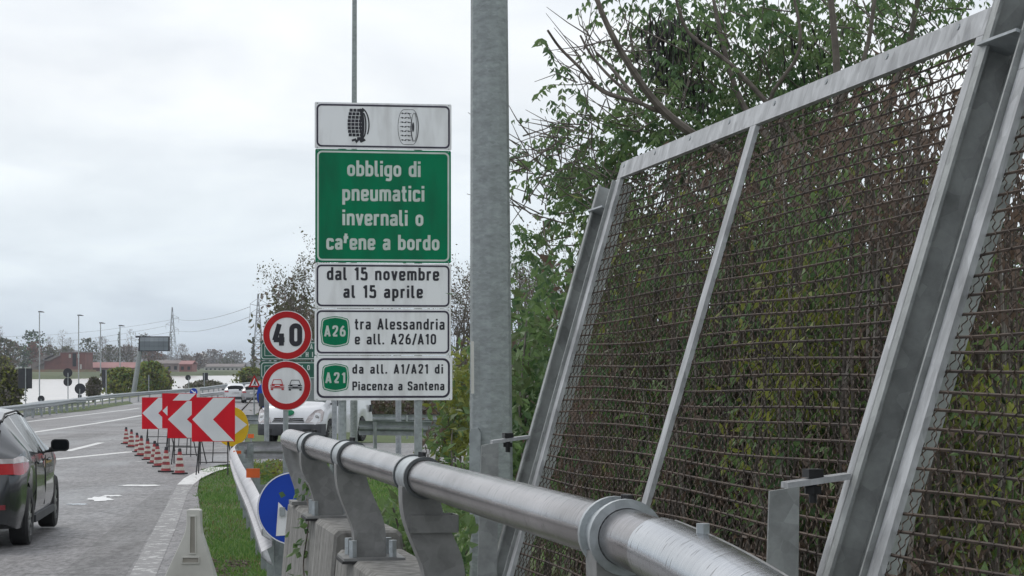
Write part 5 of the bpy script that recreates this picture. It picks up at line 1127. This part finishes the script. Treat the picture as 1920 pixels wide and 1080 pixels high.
# bare autumn trees behind the signs
def bare_tree(name, lab, px, py_top, Y, wpx, kinds, leaves, lsize, group=None, depth=3, trunk_r=.14, kids=4, lean=0):
    b = gx(px, Y); t = P(px, py_top, Y); H = (t.z - b.z) * .74; o = thing(name, lab, 'tree', b, group); mb = MB(); tips = []
    mb.tube([b - Vector((0, 0, .3)), b + Vector((lean * .3, 0, H * .25)), b + Vector((lean, 0, H * .5))], [trunk_r, trunk_r * .8, trunk_r * .55], 7)
    for k in range(7):
        z = H * random.uniform(.2, .5); a = random.uniform(0, 6.28); w_ = wpx / F * Y
        grow(mb, b + Vector((lean * z / H, 0, z)), Vector((math.cos(a) * w_ / H * 1.6, math.sin(a) * .5, 1)), H * random.uniform(.35, .5), trunk_r * .45, depth, tips, .45, .3, 4, kids)
    mb.build('trunk', m_barkpale, o); tp = npv(tips); s = rng.integers(0, len(tp), leaves); pos = tp[s] + rng.normal(size=(leaves, 3)) * H * .02
    sc = rng.uniform(.6, 1.4, leaves) * lsize; v, q = leaf_quads(pos, rng.normal(size=(leaves, 3)) + np.array([0, 0, -.6]), sc, sc * .6)
    sh = np.cumsum([k[1] for k in kinds]); np_obj('foliage', v, q, np.searchsorted(sh, rng.uniform(size=leaves) * .999), [k[0] for k in kinds], o); return o
bare_tree('autumn_tree', 'thin leaved autumn tree left of the stacked sign above the 40 disc', 560, 455, 90, 40, [(LV, .35), (LO, .65)], 3600, .10, 'autumn trees behind the signs')
bare_tree('autumn_tree', 'bare brown autumn tree mostly hidden behind the stacked sign', 690, 500, 95, 60, [(LV, .4), (LO, .6)], 2400, .11, 'autumn trees behind the signs')
bare_tree('autumn_tree', 'autumn tree between the stacked sign and the tall pole', 862, 470, 85, 40, [(LV, .45), (LO, .35), (LB, .2)], 2600, .10, 'autumn trees behind the signs')
bare_tree('autumn_tree', 'pale twiggy tree just right of the tall pole, left of the fence', 985, 430, 60, 45, [(LV, .4), (LO, .3), (LM, .3)], 2600, .085, 'autumn trees behind the signs')
bare_tree('autumn_tree', 'twiggy tree behind the upper far corner of the fence', 1110, 330, 45, 60, [(LV, .4), (LO, .3), (LM, .3)], 2400, .075, 'autumn trees behind the signs')
shrub('dry_hedge', 'brown dry bank of scrub behind the double guardrail right of the van', 'bush', [(760, 780, 110, 34, 2600), (700, 745, 60, 40, 900), (860, 770, 70, 60, 1800), (960, 740, 70, 90, 1800)], 84, 3, [(LV, .3), (LB, .35), (LO, .35)], 60, .26, 16, .5, .2, stemr=.03)
shrub('dry_hedge', 'olive brown scrub behind the disc signs left of the stacked sign', 'bush', [(545, 640, 40, 90, 1500), (560, 730, 50, 60, 1500), (640, 700, 60, 90, 1500)], 100, 3, [(LV, .35), (LB, .15), (LO, .5)], 40, .3, 16, .5, .2, stemr=.03)

# ivy trailing over the barrier
ivy = thing('ivy_plant', 'green ivy leaves trailing over the end of the concrete barrier', 'plant', RF(.3, .05, 1.02))
pts = [RF(.35, .06, 1.06), RF(.9, .02, 1.04), RF(1.25, -.02, .93), RF(1.2, -.035, .78), RF(1.35, -.045, .70)]; mb = MB(); mb.tube(smooth_path(pts, 4), .004, 5); mb.tube(smooth_path([RF(.9, .1, 1.03), RF(.55, .1, 1.08), RF(.2, .06, 1.15)], 4), .004, 5); mb.build('stem', m_bark, ivy)
pos = []
for p_, n, s in ((RF(.35, .03, 1.10), 12, .035), (RF(.2, .07, 1.13), 6, .03), (RF(1.0, .0, 1.02), 5, .025), (RF(1.22, -.03, .93), 8, .03), (RF(1.2, -.05, .84), 9, .03), (RF(1.32, -.06, .72), 7, .03)): pos.append(np.array(p_)[None] + rng.normal(size=(n, 3)) * s)
pos = np.concatenate(pos); d = np.array([[-.5, -.6, -.7]]) + .45 * rng.normal(size=(len(pos), 3)); v, q = leaf_quads(pos, d, rng.uniform(.04, .07, len(pos)), rng.uniform(.03, .05, len(pos)), .05); np_obj('foliage', v, q, rng.integers(0, 2, len(q)), [LG, LM], ivy)

# grass blades on the verge
m_gr = leafmat('grass_blade', (.13, .27, .05), (.075, .16, .035), .8, .4); m_gr2 = leafmat('grass_blade_pale', (.22, .34, .09), (.14, .23, .06), 1.0, .4); m_grd = leafmat('grass_dry', (.24, .19, .08), (.15, .12, .05), 1, .3)
def blades(n, reg, hgt, wd):
    P_ = []
    while sum(len(p) for p in P_) < n:
        Y = 1 / rng.uniform(1 / reg[1], 1 / reg[0], n); x = rng.uniform(reg[2], reg[3], n); ok = x > np.interp(Y, [p[0] for p in XRp], [p[1] for p in XRp]) + .03 + .1 * np.sin(Y * 3.1) * np.sin(Y * 7); P_.append(np.stack([x, Y], 1)[ok])
    xy = np.concatenate(P_)[:n]; z = np.interp(xy[:, 1], PX, PZ) - .035; b = np.column_stack([xy, z]); patch = np.sin(xy[:, 0] * 1.9 + 1) * np.sin(xy[:, 1] * .9) + .6 * np.sin(xy[:, 0] * 5.2 + xy[:, 1] * 2.7)
    h = hgt * rng.uniform(.5, 1.3, n) * (1 + .3 * patch); a = rng.uniform(0, 2 * np.pi, n); s = np.column_stack([np.cos(a), np.sin(a), np.zeros(n)]); ln__ = rng.normal(size=(n, 3)) * np.array([.4, .4, 0]); up = np.array([[0, 0, 1.]])
    w_ = wd * rng.uniform(.6, 1.4, n)[:, None]; h = h[:, None]; t = b + up * h + ln__ * h; mid = b + up * h * .55 + ln__ * h * .35
    V_ = np.stack([b - s * w_ * .5, b + s * w_ * .5, mid + s * w_ * .45, mid - s * w_ * .45, t + s * w_ * .1, t - s * w_ * .1], 1).reshape(-1, 3); o = np.arange(n)[:, None] * 6
    Q_ = np.concatenate([o + np.array([[0, 1, 2, 3]]), o + np.array([[3, 2, 4, 5]])]); r_ = rng.uniform(size=n) - .12 * patch; m1 = np.where(r_ < .55, 0, np.where(r_ < .93, 1, 2)); return V_, Q_, np.tile(m1, 2)
sets = [blades(52000, (16, 47, -6.3, -.9), .055, .012), blades(30000, (13, 47, -2.5, 6), .07, .014)]
v, q, m_ = merge([(a, b, c) for a, b, c in sets]); tag(np_obj('grass', v, q, m_, [m_gr, m_gr2, m_grd]), 'short bright green grass on the verge', 'grass', kind='stuff')
mb = MB(); rp = random.Random(4)
for i in range(220):
    p = gp(rp.uniform(395, 470), rp.uniform(1050, 1085)); s = rp.uniform(.006, .018); mb.lathe([(0, -s * .5), (s * .8, -s * .3), (s, .1 * s), (s * .6, s * .5), (0, s * .55)], (p.x, p.y, p.z + s * .2), n=6, rot=Matrix.Rotation(rp.uniform(0, 3), 3, (rp.random(), rp.random(), 1)))
tag(mb.build('gravel', M('pale_gravel', (.20, .165, .13), .9, 0, (.07, .05, .04), 9)), 'loose pale stones and dead leaves at the grass edge', 'gravel', kind='stuff')
shrub('weed_tuft', 'brownish weeds in the grass behind the blue disc sign', 'weeds', [(500, 882, 60, 16, 900), (560, 872, 30, 18, 300)], 40, 1.5, [(LB, .3), (LY, .4), (LM, .3)], 0, .09, 10, .12, -.6)

# ------------------------------------------------------------------ far shore: trees, buildings, pylons, wires
def far_tree(name, lab, px, top, base, wd, Y, kinds, shape='round', n=420, group='trees beyond the flood water', cat='tree'):
    k = Y / F; b = P(px, base, Y); o = thing(name, lab, cat, b, group); H = (base - top) * k; W = wd * k / 2; r_ = np.random.default_rng(int(px * 7 + top))
    u = r_.uniform(size=n); a = r_.uniform(0, 2 * np.pi, n); rr_ = np.sqrt(r_.uniform(size=n))
    if shape in ('round', 'bush'): z = .18 + .82 * u; prof = np.sqrt(np.clip(1 - ((z - .55) / .47) ** 2, 0, 1))
    elif shape == 'cone': z = .06 + .94 * u ** 1.3; prof = np.clip(1.02 - z, .05, 1) * (.75 + .25 * np.sin(z * 22))
    elif shape == 'flat': z = .35 + .65 * u; prof = np.where(z > .8, 1 - (z - .8) * 1.5, .45 + .6 * (z > .62))
    else: z = .1 + .9 * u; prof = np.sqrt(np.clip(1 - ((z - .5) / .5) ** 2, 0, 1)) ** .7
    lump = (1.25 * r_.uniform(.8, 1.15, n) if shape == 'bush' else 1) + .28 * np.sin(a * 3 + z * 9 + px) + .15 * np.sin(a * 7 - z * 17)
    pos = np.column_stack([np.cos(a) * rr_ * W * prof * lump, np.sin(a) * rr_ * W * prof * lump, z * H]) + np.array(b)
    sz = W * (.16 if shape not in ('twig', 'bush') else .10 if shape == 'twig' else .06) * r_.uniform(.5, 1.5, n) + .25; d = r_.normal(size=(n, 3)) + np.array([0, 0, .25 if shape != 'twig' else 1.6]); v, q = leaf_quads(pos, d, sz * (1 if shape != 'twig' else 2.2), sz * (.8 if shape != 'twig' else .28))
    sh = np.cumsum([kk[1] for kk in kinds]); np_obj('crown', v, q, np.searchsorted(sh, r_.uniform(size=n) * .999), [kk[0] for kk in kinds], o)
    mb = MB(); mb.tube([b - Vector((0, 0, 2)), b + Vector((0, 0, H * .5)), b + Vector((W * .05, 0, H * .85))], [max(.25, W * .07), max(.18, W * .05), .1], 6)
    for q_ in range(5): aa = random.uniform(0, 6.28); z = random.uniform(.3, .6) * H; mb.tube([b + Vector((0, 0, z)), b + Vector((math.cos(aa) * W * .6, math.sin(aa) * W * .6, min(H * .95, z + W * .8)))], [.14, .06], 4)
    mb.build('trunk', m_bark, o); return o
FT = [('dark brown broad tree at the far left edge', 8, 636, 700, 60, 760, [(LB, .4), (LO, .4), (LD_, .2)], 'round'), ('pale spiky tree top at the very left edge of the far shore', 0, 612, 700, 14, 800, [(LV, 1)], 'twig'),
 ('flat topped dark cedar left of the first street lamp', 61, 621, 700, 44, 1000, [(LD_, .8), (LG, .2)], 'flat'), ('rust coloured tree below the cedar', 62, 643, 697, 36, 960, [(LR, .8), (LB, .2)], 'round'), ('dark green rounded tree left of the brick house', 44, 650, 697, 34, 900, [(LD_, .5), (LG, .3), (LO, .2)], 'round'),
 ('brown olive tree at the left beside the dark green one', 24, 640, 698, 34, 880, [(LO, .5), (LB, .5)], 'round'), ('small pale bare tree right of the cedar', 93, 633, 695, 24, 1050, [(LV, .8), (LO, .2)], 'twig'), ('pale bare tree with a tall spire behind the brick house', 117, 620, 695, 22, 1050, [(LV, .9), (LO, .1)], 'twig'),
 ('low pale bare tree left of the second street lamp', 131, 635, 695, 20, 1050, [(LV, .8), (LO, .2)], 'twig'), ('dull olive tree behind the brick house roofs', 92, 650, 695, 50, 1020, [(LO, .6), (LB, .4)], 'round'), ('olive brown tree behind the brick tower', 124, 651, 695, 40, 1030, [(LO, .7), (LV, .3)], 'round'), ('dark olive round tree right of the second street lamp', 166, 635, 697, 36, 980, [(LO, .6), (LD_, .4)], 'round'), ('pale bare round tree between the second and third street lamps', 192, 634, 695, 34, 1080, [(LV, .9), (LO, .1)], 'twig'),
 ('grey olive dome shaped tree right of the third street lamp', 206, 648, 697, 34, 960, [(LO, .6), (LV, .4)], 'round'), ('tall dark conifer next to the fourth street lamp', 223, 622, 697, 22, 1000, [(LD_, .9), (LG, .1)], 'cone'), ('pale tall bare tree right of the dark conifer', 246, 619, 696, 26, 1060, [(LV, .9), (LO, .1)], 'twig'), ('brown tree left of the message board post', 238, 648, 697, 40, 1000, [(LB, .4), (LV, .3), (LO, .3)], 'round'), ('dark pine top peeping over the message board', 270, 626, 696, 26, 1060, [(LD_, .8), (LB, .2)], 'flat'), ('brown bushy tree under the message board', 286, 655, 697, 40, 940, [(LB, .7), (LR, .2), (LO, .1)], 'round'),
 ('ivy covered brown column at the foot of the left pylon', 321, 622, 694, 15, 1400, [(LB, .6), (LO, .4)], 'cone'), ('twiggy brown shrubs right of the left pylon', 341, 648, 696, 30, 1000, [(LV, .5), (LB, .5)], 'twig'), ('brownish low tree left of the long white building', 372, 664, 696, 34, 1100, [(LV, .5), (LB, .5)], 'round'), ('hazy mauve brown round tree above the long white building', 400, 657, 694, 46, 1500, [(LV, .7), (LB, .3)], 'round'), ('hazy brown tree line clump left of the dark conifer', 438, 660, 694, 46, 1600, [(LV, .7), (LO, .3)], 'round'), ('dull green clump above the right end of the white building', 425, 672, 695, 34, 1300, [(LO, .7), (LV, .3)], 'round'),
 ('dark conifer in front of the right pylon', 475, 633, 700, 24, 600, [(LD_, .6), (LO, .3), (LB, .1)], 'cone'), ('mauve bare tree behind the red shed', 300, 664, 696, 40, 1300, [(LV, .6), (LB, .4)], 'round'), ('brown bare tree behind the right end of the red shed', 350, 668, 696, 40, 1300, [(LV, .6), (LB, .4)], 'round')]
for lab, px, top, base, wd, Y, kinds, shp in FT: far_tree('far_tree', lab, px, top, base, wd, Y, kinds, shp, 520 if wd > 28 else 320)
for lab, px, top, base, wd, Y, kinds in [('big yellow green bush left of the message board post', 228, 692, 748, 60, 236, [(LY, .45), (LO, .3), (LM, .25)]), ('taller yellow green bush right of the message board post', 281, 680, 750, 56, 250, [(LY, .5), (LM, .25), (LO, .25)]), ('brown tipped end of the bush row at the water', 305, 695, 745, 28, 255, [(LO, .4), (LB, .4), (LY, .2)]), ('small grey green bush at the water left of the bush row', 176, 710, 752, 20, 215, [(LO, .6), (LV, .4)]), ('dark olive bush at the left edge by the dark sign back', 14, 690, 790, 46, 150, [(LO, .5), (LV, .2), (LY, .3)]), ('yellowish bush behind the guardrail at the left edge', -2, 668, 760, 50, 300, [(LO, .6), (LY, .25), (LB, .15)]), ('green bush right of the far cars beside the direction sign', 470, 690, 745, 44, 290, [(LY, .4), (LO, .4), (LM, .2)]), ('thin weeds along the water behind the far guardrail', 388, 716, 745, 60, 270, [(LO, .6), (LV, .4)])]:
    far_tree('river_bush', lab, px, top, base, wd, Y, kinds, 'bush', 2600, 'bushes along the river side', 'bush')
mb_brick = M('brick_red', (.20, .075, .06), .85, 0, (.15, .058, .048), .4); m_roofg = M('roof_grey_brown', (.22, .19, .18), .8, 0, (.17, .14, .13), .3); m_roofp = M('roof_pink_tile', (.36, .17, .16), .8, 0, (.30, .14, .13), .2); m_wall = M('pale_wall', (.5, .48, .45), .8, 0, (.42, .4, .38), .2); m_grey = M('dull_wall', (.24, .2, .18), .85, 0, (.18, .15, .14), .3)
def fbox(mb, x0, y0, x1, y1, Y, dep, m=0): mb.prism([P(x0, y0, Y), P(x0, y1, Y), P(x1, y1, Y), P(x1, y0, Y)], (0, dep, 0), m)
bY_ = 860
o = thing('brick_building', 'red brick building with stepped grey roofs and a square tower on the far shore', 'building', P(110, 698, bY_))
d = MB(); fbox(d, 113, 661, 159.5, 698, bY_, 16); w_ = d.build('tower_wall', mb_brick, o, smooth=0)
d = MB(); fbox(d, 111.5, 659.6, 161, 661, bY_ - .3, 16.6); d.build('tower_roof', m_roofg, o, smooth=0)
for x in (129, 145): d = MB(); fbox(d, x, 664, x + 4, 671, bY_ - .25, .2); d.build('window', m_wall, w_, smooth=0)
d = MB(); fbox(d, 136, 662.5, 142.5, 687, bY_ - .2, .15); d.build('window', m_glass, w_, smooth=0)
d = MB(); fbox(d, 150, 683, 153, 692, bY_ - .25, .2); d.build('door', m_wall, w_, smooth=0)
d = MB(); d.prism([P(83, 676, bY_), P(83, 698, bY_), P(112.8, 698, bY_), P(112.8, 666, bY_)], (0, 14, 0)); w2 = d.build('wing_wall', mb_brick, o, smooth=0)
d = MB(); d.prism([P(60, 680, bY_), P(60, 698, bY_), P(82.8, 698, bY_), P(82.8, 675, bY_)], (0, 14, 0)); d.build('wing_wall', m_grey, o, smooth=0)
d = MB(); d.prism([P(81, 676.5, bY_ - 1), P(92, 676.5, bY_ - 1), P(112.8, 666.5, bY_ - 1), P(105, 666, bY_ - 1)], (0, 16, 0)); d.build('roof', m_roofg, o, smooth=0)
d = MB(); d.prism([P(59, 674, bY_ - 1.5), P(80, 674, bY_ - 1.5), P(96, 666, bY_ - 1.5), P(84, 666, bY_ - 1.5)], (0, 17, 0)); d.build('roof', m_roofg, o, smooth=0)
d = MB(); d.prism([P(62, 687, bY_ - 2.5), P(66, 688, bY_ - 2.5), P(82, 680, bY_ - 2.5), P(81, 679, bY_ - 2.5)], (0, 2, 0)); d.build('porch_roof', m_roofg, o, smooth=0)
def shed(lab, x0, x1, ye, yb, yr, Y, wallm, roofm, bays=0, dep=14):
    o = thing('long_shed', lab, 'building', P((x0 + x1) / 2, yb, Y), None); d = MB(); fbox(d, x0, ye, x1, yb, Y, dep); w_ = d.build('wall', wallm, o, smooth=0); k = Y / F
    a, b = P(x0 - 1, ye + .3, Y - .6), P(x1 + 1, ye + .3, Y - .6); up = Vector((0, dep * .5, (ye - yr) * k)); d = MB(); d.prism([a, b, b + up, a + up], (0, 0, .25)); d.prism([a + up, b + up, b + Vector((0, dep + 1.2, 0)), a + Vector((0, dep + 1.2, 0))], (0, 0, .25)); d.build('roof', roofm, o, smooth=0)
    for i in range(bays):
        x = x0 + (x1 - x0) * (i + .5) / bays; d = MB(); fbox(d, x - (x1 - x0) / bays * .22, ye + (yb - ye) * .3, x + (x1 - x0) / bays * .22, ye + (yb - ye) * .75, Y - .12, .1); d.build('window', m_glass, w_, smooth=0)
shed('long low shed with pink tiled roof right of the brick tower', 161, 251, 690, 698, 680, 880, mb_brick, m_roofp, 0)
shed('red brick shed with brown roof right of the message board post', 336, 360, 683, 697, 677, 900, mb_brick, m_roofp, 2)
shed('grey brown farm shed under the message board', 287, 335, 682, 697, 676, 920, m_grey, m_roofg, 4)
shed('long white low building on the far shore left of the conifer', 383, 456, 688, 697, 682.5, 1150, m_wall, m_roofg, 9)
shed('small pale house roof among hazy trees above the white building', 369, 384, 667, 690, 662, 1700, m_wall, m_wall, 1)
mb = MB()
d = MB(); fbox(d, 60, 693, 180, 697.5, 800, .3); tag(d.build('low_wall', M('orange_hedge_wall', (.3, .19, .13), .9, 0, (.22, .22, .12), .3), org=P(120, 697, 800)), 'low pale orange wall in front of the brick building', 'wall')
m_pyl = M('pylon_steel', (.26, .27, .29), .5, .3)
def pylon(lab, px, top, base, Y, wb, arms, zig=9):
    k = Y / F; b = P(px, base, Y); o = thing('electricity_pylon', lab, 'pylon', b, 'electricity pylons'); H = (base - top) * k; hb = wb * k / 2; mb = MB(); r_ = .22 * k * 1.15 + .05
    hw = lambda u: hb * (1 - u) ** 1.25 + hb * .07
    lv = [i / zig for i in range(zig + 1)]
    for sx in (-1, 1):
        for sy in (-1, 1): mb.tube([b + Vector((sx * hw(u), sy * hw(u), u * H)) for u in lv], r_, 4)
    for u, u2 in zip(lv[:-1], lv[1:]):
        for sy in (-1, 1):
            mb.tube([b + Vector((-hw(u), sy * hw(u), u * H)), b + Vector((hw(u2), sy * hw(u2), u2 * H))], r_ * .6, 4); mb.tube([b + Vector((hw(u), sy * hw(u), u * H)), b + Vector((-hw(u2), sy * hw(u2), u2 * H))], r_ * .6, 4)
            mb.tube([b + Vector((-hw(u2), sy * hw(u2), u2 * H)), b + Vector((hw(u2), sy * hw(u2), u2 * H))], r_ * .6, 4)
    mb.build('lattice_tower', m_pyl, o)
    for y, x0, x1 in arms:
        z = (base - y) * k; w_ = hw(z / H); g = MB()
        for x in (x0, x1):
            if x: g.tube([b + Vector((math.copysign(w_, x), 0, z)), b + Vector((x * k, 0, z + .5))], r_ * .8, 4); g.tube([b + Vector((math.copysign(w_, x), 0, z + 2.2)), b + Vector((x * k, 0, z + .6))], r_ * .6, 4); g.tube([b + Vector((x * k, 0, z + .5)), b + Vector((x * k, 0, z - 2.6))], r_ * .6, 4)
        g.build('cross_arm', m_pyl, o, smooth=0)
pylon('tall lattice pylon right of the message board', 323, 576, 692, 1350, 20, [(597, 0, 12), (610, -12, 0), (619, 0, 12)])
pylon('lattice pylon with wide arms left of the disc signs', 484, 551, 700, 700, 24, [(573, -15, 17), (592, -16, 15)], 11)
m_wire = M('power_cable', (.16, .17, .19), .6)
def wire(lab, a, b, sag, n=14):
    A, B = P(*a), P(*b); mb = MB(); mb.tube([A.lerp(B, i / n) + Vector((0, 0, -sag * 4 * (i / n) * (1 - i / n))) for i in range(n + 1)], .075, 4); tag(mb.build('power_cable', m_wire, org=A), lab, 'cable', 'power cables')
for lab, a, b, s in [('upper power cable between the two pylons', (335, 599, 1350), (469, 575, 700), 2.2), ('lower power cable between the two pylons', (335, 621, 1350), (468, 594, 700), 2), ('upper power cable running left from the left pylon', (335, 597, 1350), (-60, 630, 1500), 4), ('middle power cable running left from the left pylon', (311, 611, 1350), (-60, 645, 1500), 4), ('lowest power cable running left from the left pylon', (335, 620, 1350), (-60, 652, 1500), 4)]: wire(lab, a, b, s)
hb = MB(); rh = random.Random(2); xs2 = np.linspace(-700, 420, 60); top_ = [16 + 8 * math.sin(x * .021) + 5 * math.sin(x * .063 + 1) + rh.uniform(-1.5, 1.5) for x in xs2]
hv = [(x, 2600, -2) for x in xs2] + [(x, 2660, t * .8) for x, t in zip(xs2, top_)] + [(x, 2780, t) for x, t in zip(xs2, top_)] + [(x, 3200, -2) for x in xs2]; k = len(xs2)
hb.add(hv, [(r_ * k + i, r_ * k + i + 1, (r_ + 1) * k + i + 1, (r_ + 1) * k + i) for r_ in range(3) for i in range(k - 1)]); structure(hb.build('hills', M('far_wooded_hill', (.13, .125, .13), .95, 0, (.085, .09, .09), .04, detail=10), smooth=0))

hz = MB(); hz.box((0, 3400, 23), (5200, 7400, 64)); ho = hz.build('haze', None, smooth=0) if False else None
mh = bpy.data.materials.new('haze_air'); mh.use_nodes = True; nn_ = mh.node_tree.nodes; nn_.remove(nn_['Principled BSDF'])
pv = nn_.new('ShaderNodeVolumePrincipled'); pv.inputs['Density'].default_value = .00016; pv.inputs['Color'].default_value = (.80, .86, .95, 1); pv.inputs['Anisotropy'].default_value = .2
mh.node_tree.links.new(pv.outputs[0], nn_['Material Output'].inputs['Volume'])
hz = MB(); hz.box((0, 3450, 22.5), (5400, 7500, 62)); tag(hz.build('haze', mh, smooth=0), 'thin pale haze fading the far shore', 'haze', kind='stuff')
